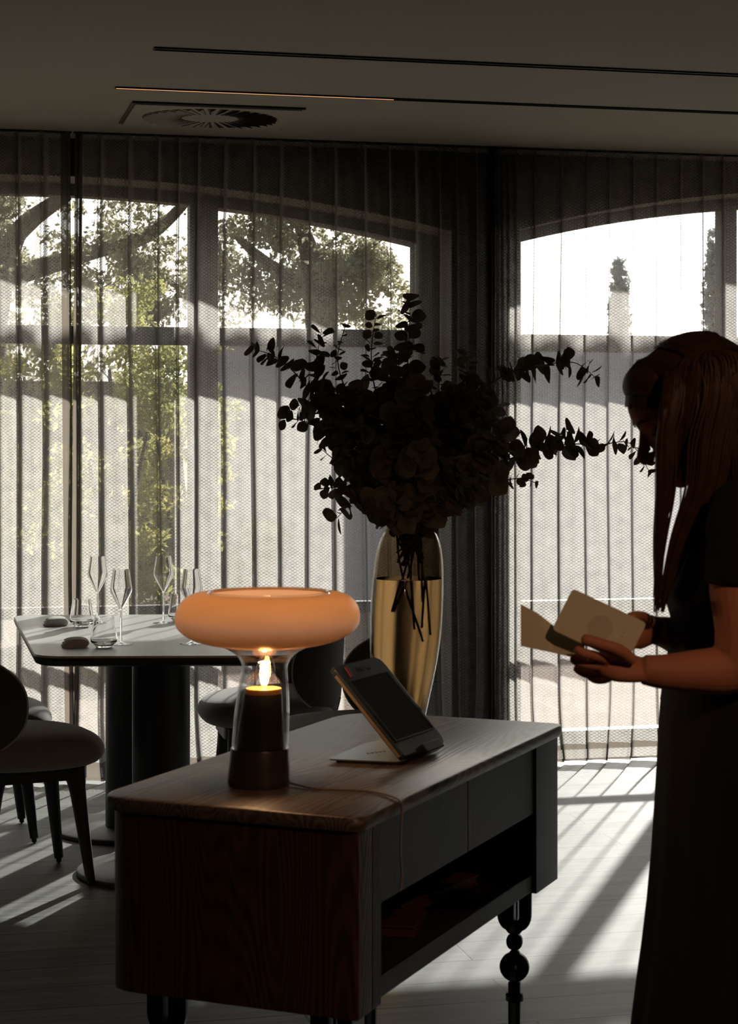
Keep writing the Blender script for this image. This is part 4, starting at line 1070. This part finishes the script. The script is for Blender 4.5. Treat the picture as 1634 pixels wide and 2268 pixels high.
# sweep strands over the crown from the parting, and down
def strand(pts, r): tube(bm, [Q(*p) for p in pts], [r*.6, r, r, r*.85, r*.25] if len(pts) == 5 else [r*.6]+[r]*(len(pts)-2)+[r*.25], n=5, k=5, caps=False)
for i in range(290):
    q = rh.random()
    if i < 105: t_ = rh.random()*.22
    elif i < 117: t_ = .22+rh.random()*.45
    else: t_ = .68+rh.random()*.42
    side = PD-.100-.012*rh.random()+.02*t_
    x0 = 1462+t_*170+rh.gauss(0, 4); y0 = 868+rh.uniform(-30, 30)-40*(t_ > .6)
    crown = (1500+t_*75+rh.gauss(0, 6), 790+rh.uniform(-6, 14), PD-.068-.010*rh.random()); pf = .076-t_*.139+rh.gauss(0, .004)
    x1 = 1459+t_*150; x2 = 1457+t_*130; x3 = 1452+t_*50; x4 = 1452+t_*16+rh.gauss(0, 3)
    if i >= 230: t_ = .2+rh.random()*.5; x0 = 1462+t_*170
    L = rh.uniform(.80, 1.0)
    ye = 1100+(1357-1100)*L
    for sg in (1, -1):
        ro = 1.01+.03*rh.random(); hp = []
        for a_ in (.02, .3, .6, .95, 1.35):
            ff = pf-.055*a_*max(0, pf+.06)/.14; qq = sqrt(max(.05, 1-((ff+.010)/.108)**2)); lift = max(0, ff-.02)*.22*cos(a_)
            hp.append(H(ff, .016+.089*qq*cos(a_)*ro+lift, -sg*.0885*qq*sin(a_)*ro))
        if sg == 1: keep = hp
        elif i % 2: tube(bm, hp, [.0012]+[.0024]*4, n=5, k=4, caps=False)
    if i >= 230:
        xx_ = 1459+t_*150+rh.gauss(0, 3); tube(bm, keep[:4]+[Q(x0+8, y0, side), Q(xx_, 960, side), Q(xx_-4, 1045+rh.uniform(-15, 25), side+.03)], [.001]+[.0027]*5+[.0008], n=5, k=5, caps=False); continue
    tube(bm, keep[:4]+[Q(x0+8, y0, side), Q(x1+rh.gauss(0, 2), 975, side-.002), Q(x2+rh.gauss(0, 2), 1080, side+.004), Q(x3+(x2-x3)*.22+rh.gauss(0, 2), 1200, side+.015), Q(x4, ye, side+.03)], [.001]+[rh.uniform(.0018, .003)]*7+[.0006], n=5, k=5, caps=False)

for i in range(110):
    t_ = rh.random(); d0 = PD-.085+.03*rh.random()
    strand([(1590+t_*90, 775+t_*25, PD-.055), (1600+t_*110, 850+20*t_, d0), (1600+t_*100, 940, d0-.005), (1590+t_*110, 1040, d0+.0), (1600+t_*120, 1120, d0+.045)], .003)
# far side lock
for i in range(60):
    t_ = rh.random()*.15+.0 if i % 2 else .85+rh.random()*.2; side = PD+.085+.012*rh.random()
    strand([(1510+t_*50, 778, PD+.05), (1450+t_*140, 860, side), (1462+t_*110, 980, side), (1462+t_*100, 1080, side), (1458+t_*50, 1200, side-.01), (1458+t_*25, 1290+rh.uniform(0, 40), side-.02)], rh.uniform(.0016, .003))
# fine hair drawn back from the hairline to the temples
for i in range(90):
    u = rh.random(); sg = -1 if i % 2 else 1
    tube(bm, [H(.078-.008*u, .066+.016*rh.random(), sg*(.006+.03*u)), H(.072-.01*u, .058-.006*u, sg*(.045+.01*u)), H(.040-.015*u, .036, sg*(.076)), H(.022-.02*u, .0, sg*(.089)), H(.018-.03*u, -.05, sg*.092)], [.001, .0022, .0026, .0026, .0014], n=5, k=5, caps=False)
fin_person('hair', bm, M['hair'], None, label='long straight brown hair')
# shoes
for s in (1, -1):
    bm = bmesh.new(); ellipsoid(bm, Q(1638, 2938, PD+s*.10)+UP*.0, [RT*.125, FW*.046, UP*.036], 20, 12); o = fin_person('shoe', bm, M['black'])
# ------------------------------------------------------------------ open card she holds
card = empty('menu_card', P(1300, 1420, 2.9)); tag(card, 'cream folded card held open in the woman\'s hands', 'card'); KO = card.location
def K(x, y, d): return P(x, y, d)-KO
dcv = 2.895
cv = [K(1268, 1303, dcv+.02), K(1432, 1380, dcv+.005), K(1386, 1471, dcv-.005), K(1222, 1394, dcv+.01)]
nrm = (cv[1]-cv[0]).cross(cv[3]-cv[0]).normalized()
if nrm.dot(FW) < 0: nrm = -nrm
bm = bmesh.new(); quadprism(bm, rounded(cv, .007, 5), nrm*.0016); fcv = finish('front_cover', bm, M['card'], card, smooth=False)
bk = [K(1153, 1338, dcv+.02), K(1190, 1358, dcv+.035), K(1225, 1385, dcv+.040), K(1290, 1402, dcv+.030), K(1300, 1463, dcv+.026), K(1225, 1446, dcv+.036), K(1187, 1438, dcv+.032), K(1153, 1431, dcv+.018)]
bm = bmesh.new(); vs = [bm.verts.new(p) for p in bk]; vb2 = [bm.verts.new(p+FW*.0014) for p in bk]
for a, b in ((0, 1), (1, 2), (2, 3)):
    bm.faces.new((vs[a], vs[b], vs[7-b], vs[7-a])); bm.faces.new((vb2[a], vb2[7-a], vb2[7-b], vb2[b]))
for i in range(8): j = (i+1) % 8; bm.faces.new((vs[i], vb2[i], vb2[j], vs[j]))
finish('back_cover', bm, M['card'], card, smooth=False)
bm = bmesh.new(); quadprism(bm, [K(1262, 1340, dcv+.032), K(1280, 1322, dcv+.026), K(1400, 1385, dcv+.02), K(1375, 1460, dcv+.03), K(1262, 1412, dcv+.038)], nrm*.001); finish('inner_page', bm, M['card'], card, smooth=False)
e1 = (cv[1]-cv[0]); e2_ = (cv[3]-cv[0])
def CV(a, b): return cv[0]+e1*a+e2_*b-nrm*.0004
bm = bmesh.new()
cc_ = [CV(.52+.155*cos(2*pi*i/32)*1.0, .52+.155*e1.length/e2_.length*sin(2*pi*i/32)) for i in range(32)]
quadprism(bm, cc_, nrm*.0005); finish('emblem', bm, M['cardmark'], fcv, smooth=False)
bm = bmesh.new()
for k in range(5):
    b_ = .30+.10*k; s_ = .006 if k in (1, 2, 4) else .004
    quadprism(bm, [CV(.80-s_, b_-s_*1.6), CV(.80+s_, b_-s_*1.2), CV(.80+s_, b_+s_*1.6), CV(.80-s_, b_+s_)], nrm*.0004)
finish('lettering', bm, M['cardink'], fcv, smooth=False)

# ------------------------------------------------------------------ warm downlight behind the viewer
dl = empty('ceiling_spotlight', (1.3, .3, ZC)); tag(dl, 'small round ceiling spotlight outside the picture behind the viewer', 'ceiling light')
bm = bmesh.new(); lathe(bm, [(.05, 0), (.05, -.006), (.04, -.008), (.04, -.003), (.05, 0)], 32); finish('trim_ring', bm, M['black'], dl)
bm = bmesh.new(); lathe(bm, [(0, -.004), (.038, -.004), (.038, -.002), (0, -.002)], 32); finish('lens', bm, M['strip'], dl)
sp = bpy.data.lights.new('spot', 'SPOT'); sp.energy = 72; sp.color = (1, .54, .31); sp.spot_size = radians(42); sp.spot_blend = .9; sp.shadow_soft_size = .04
spo = bpy.data.objects.new('spot', sp); COL.objects.link(spo); spo.location = (1.3, .3, ZC-.02)
spo.rotation_euler = (W(.62, 3.0, 1.0)-spo.location).to_track_quat('-Z', 'Y').to_euler()
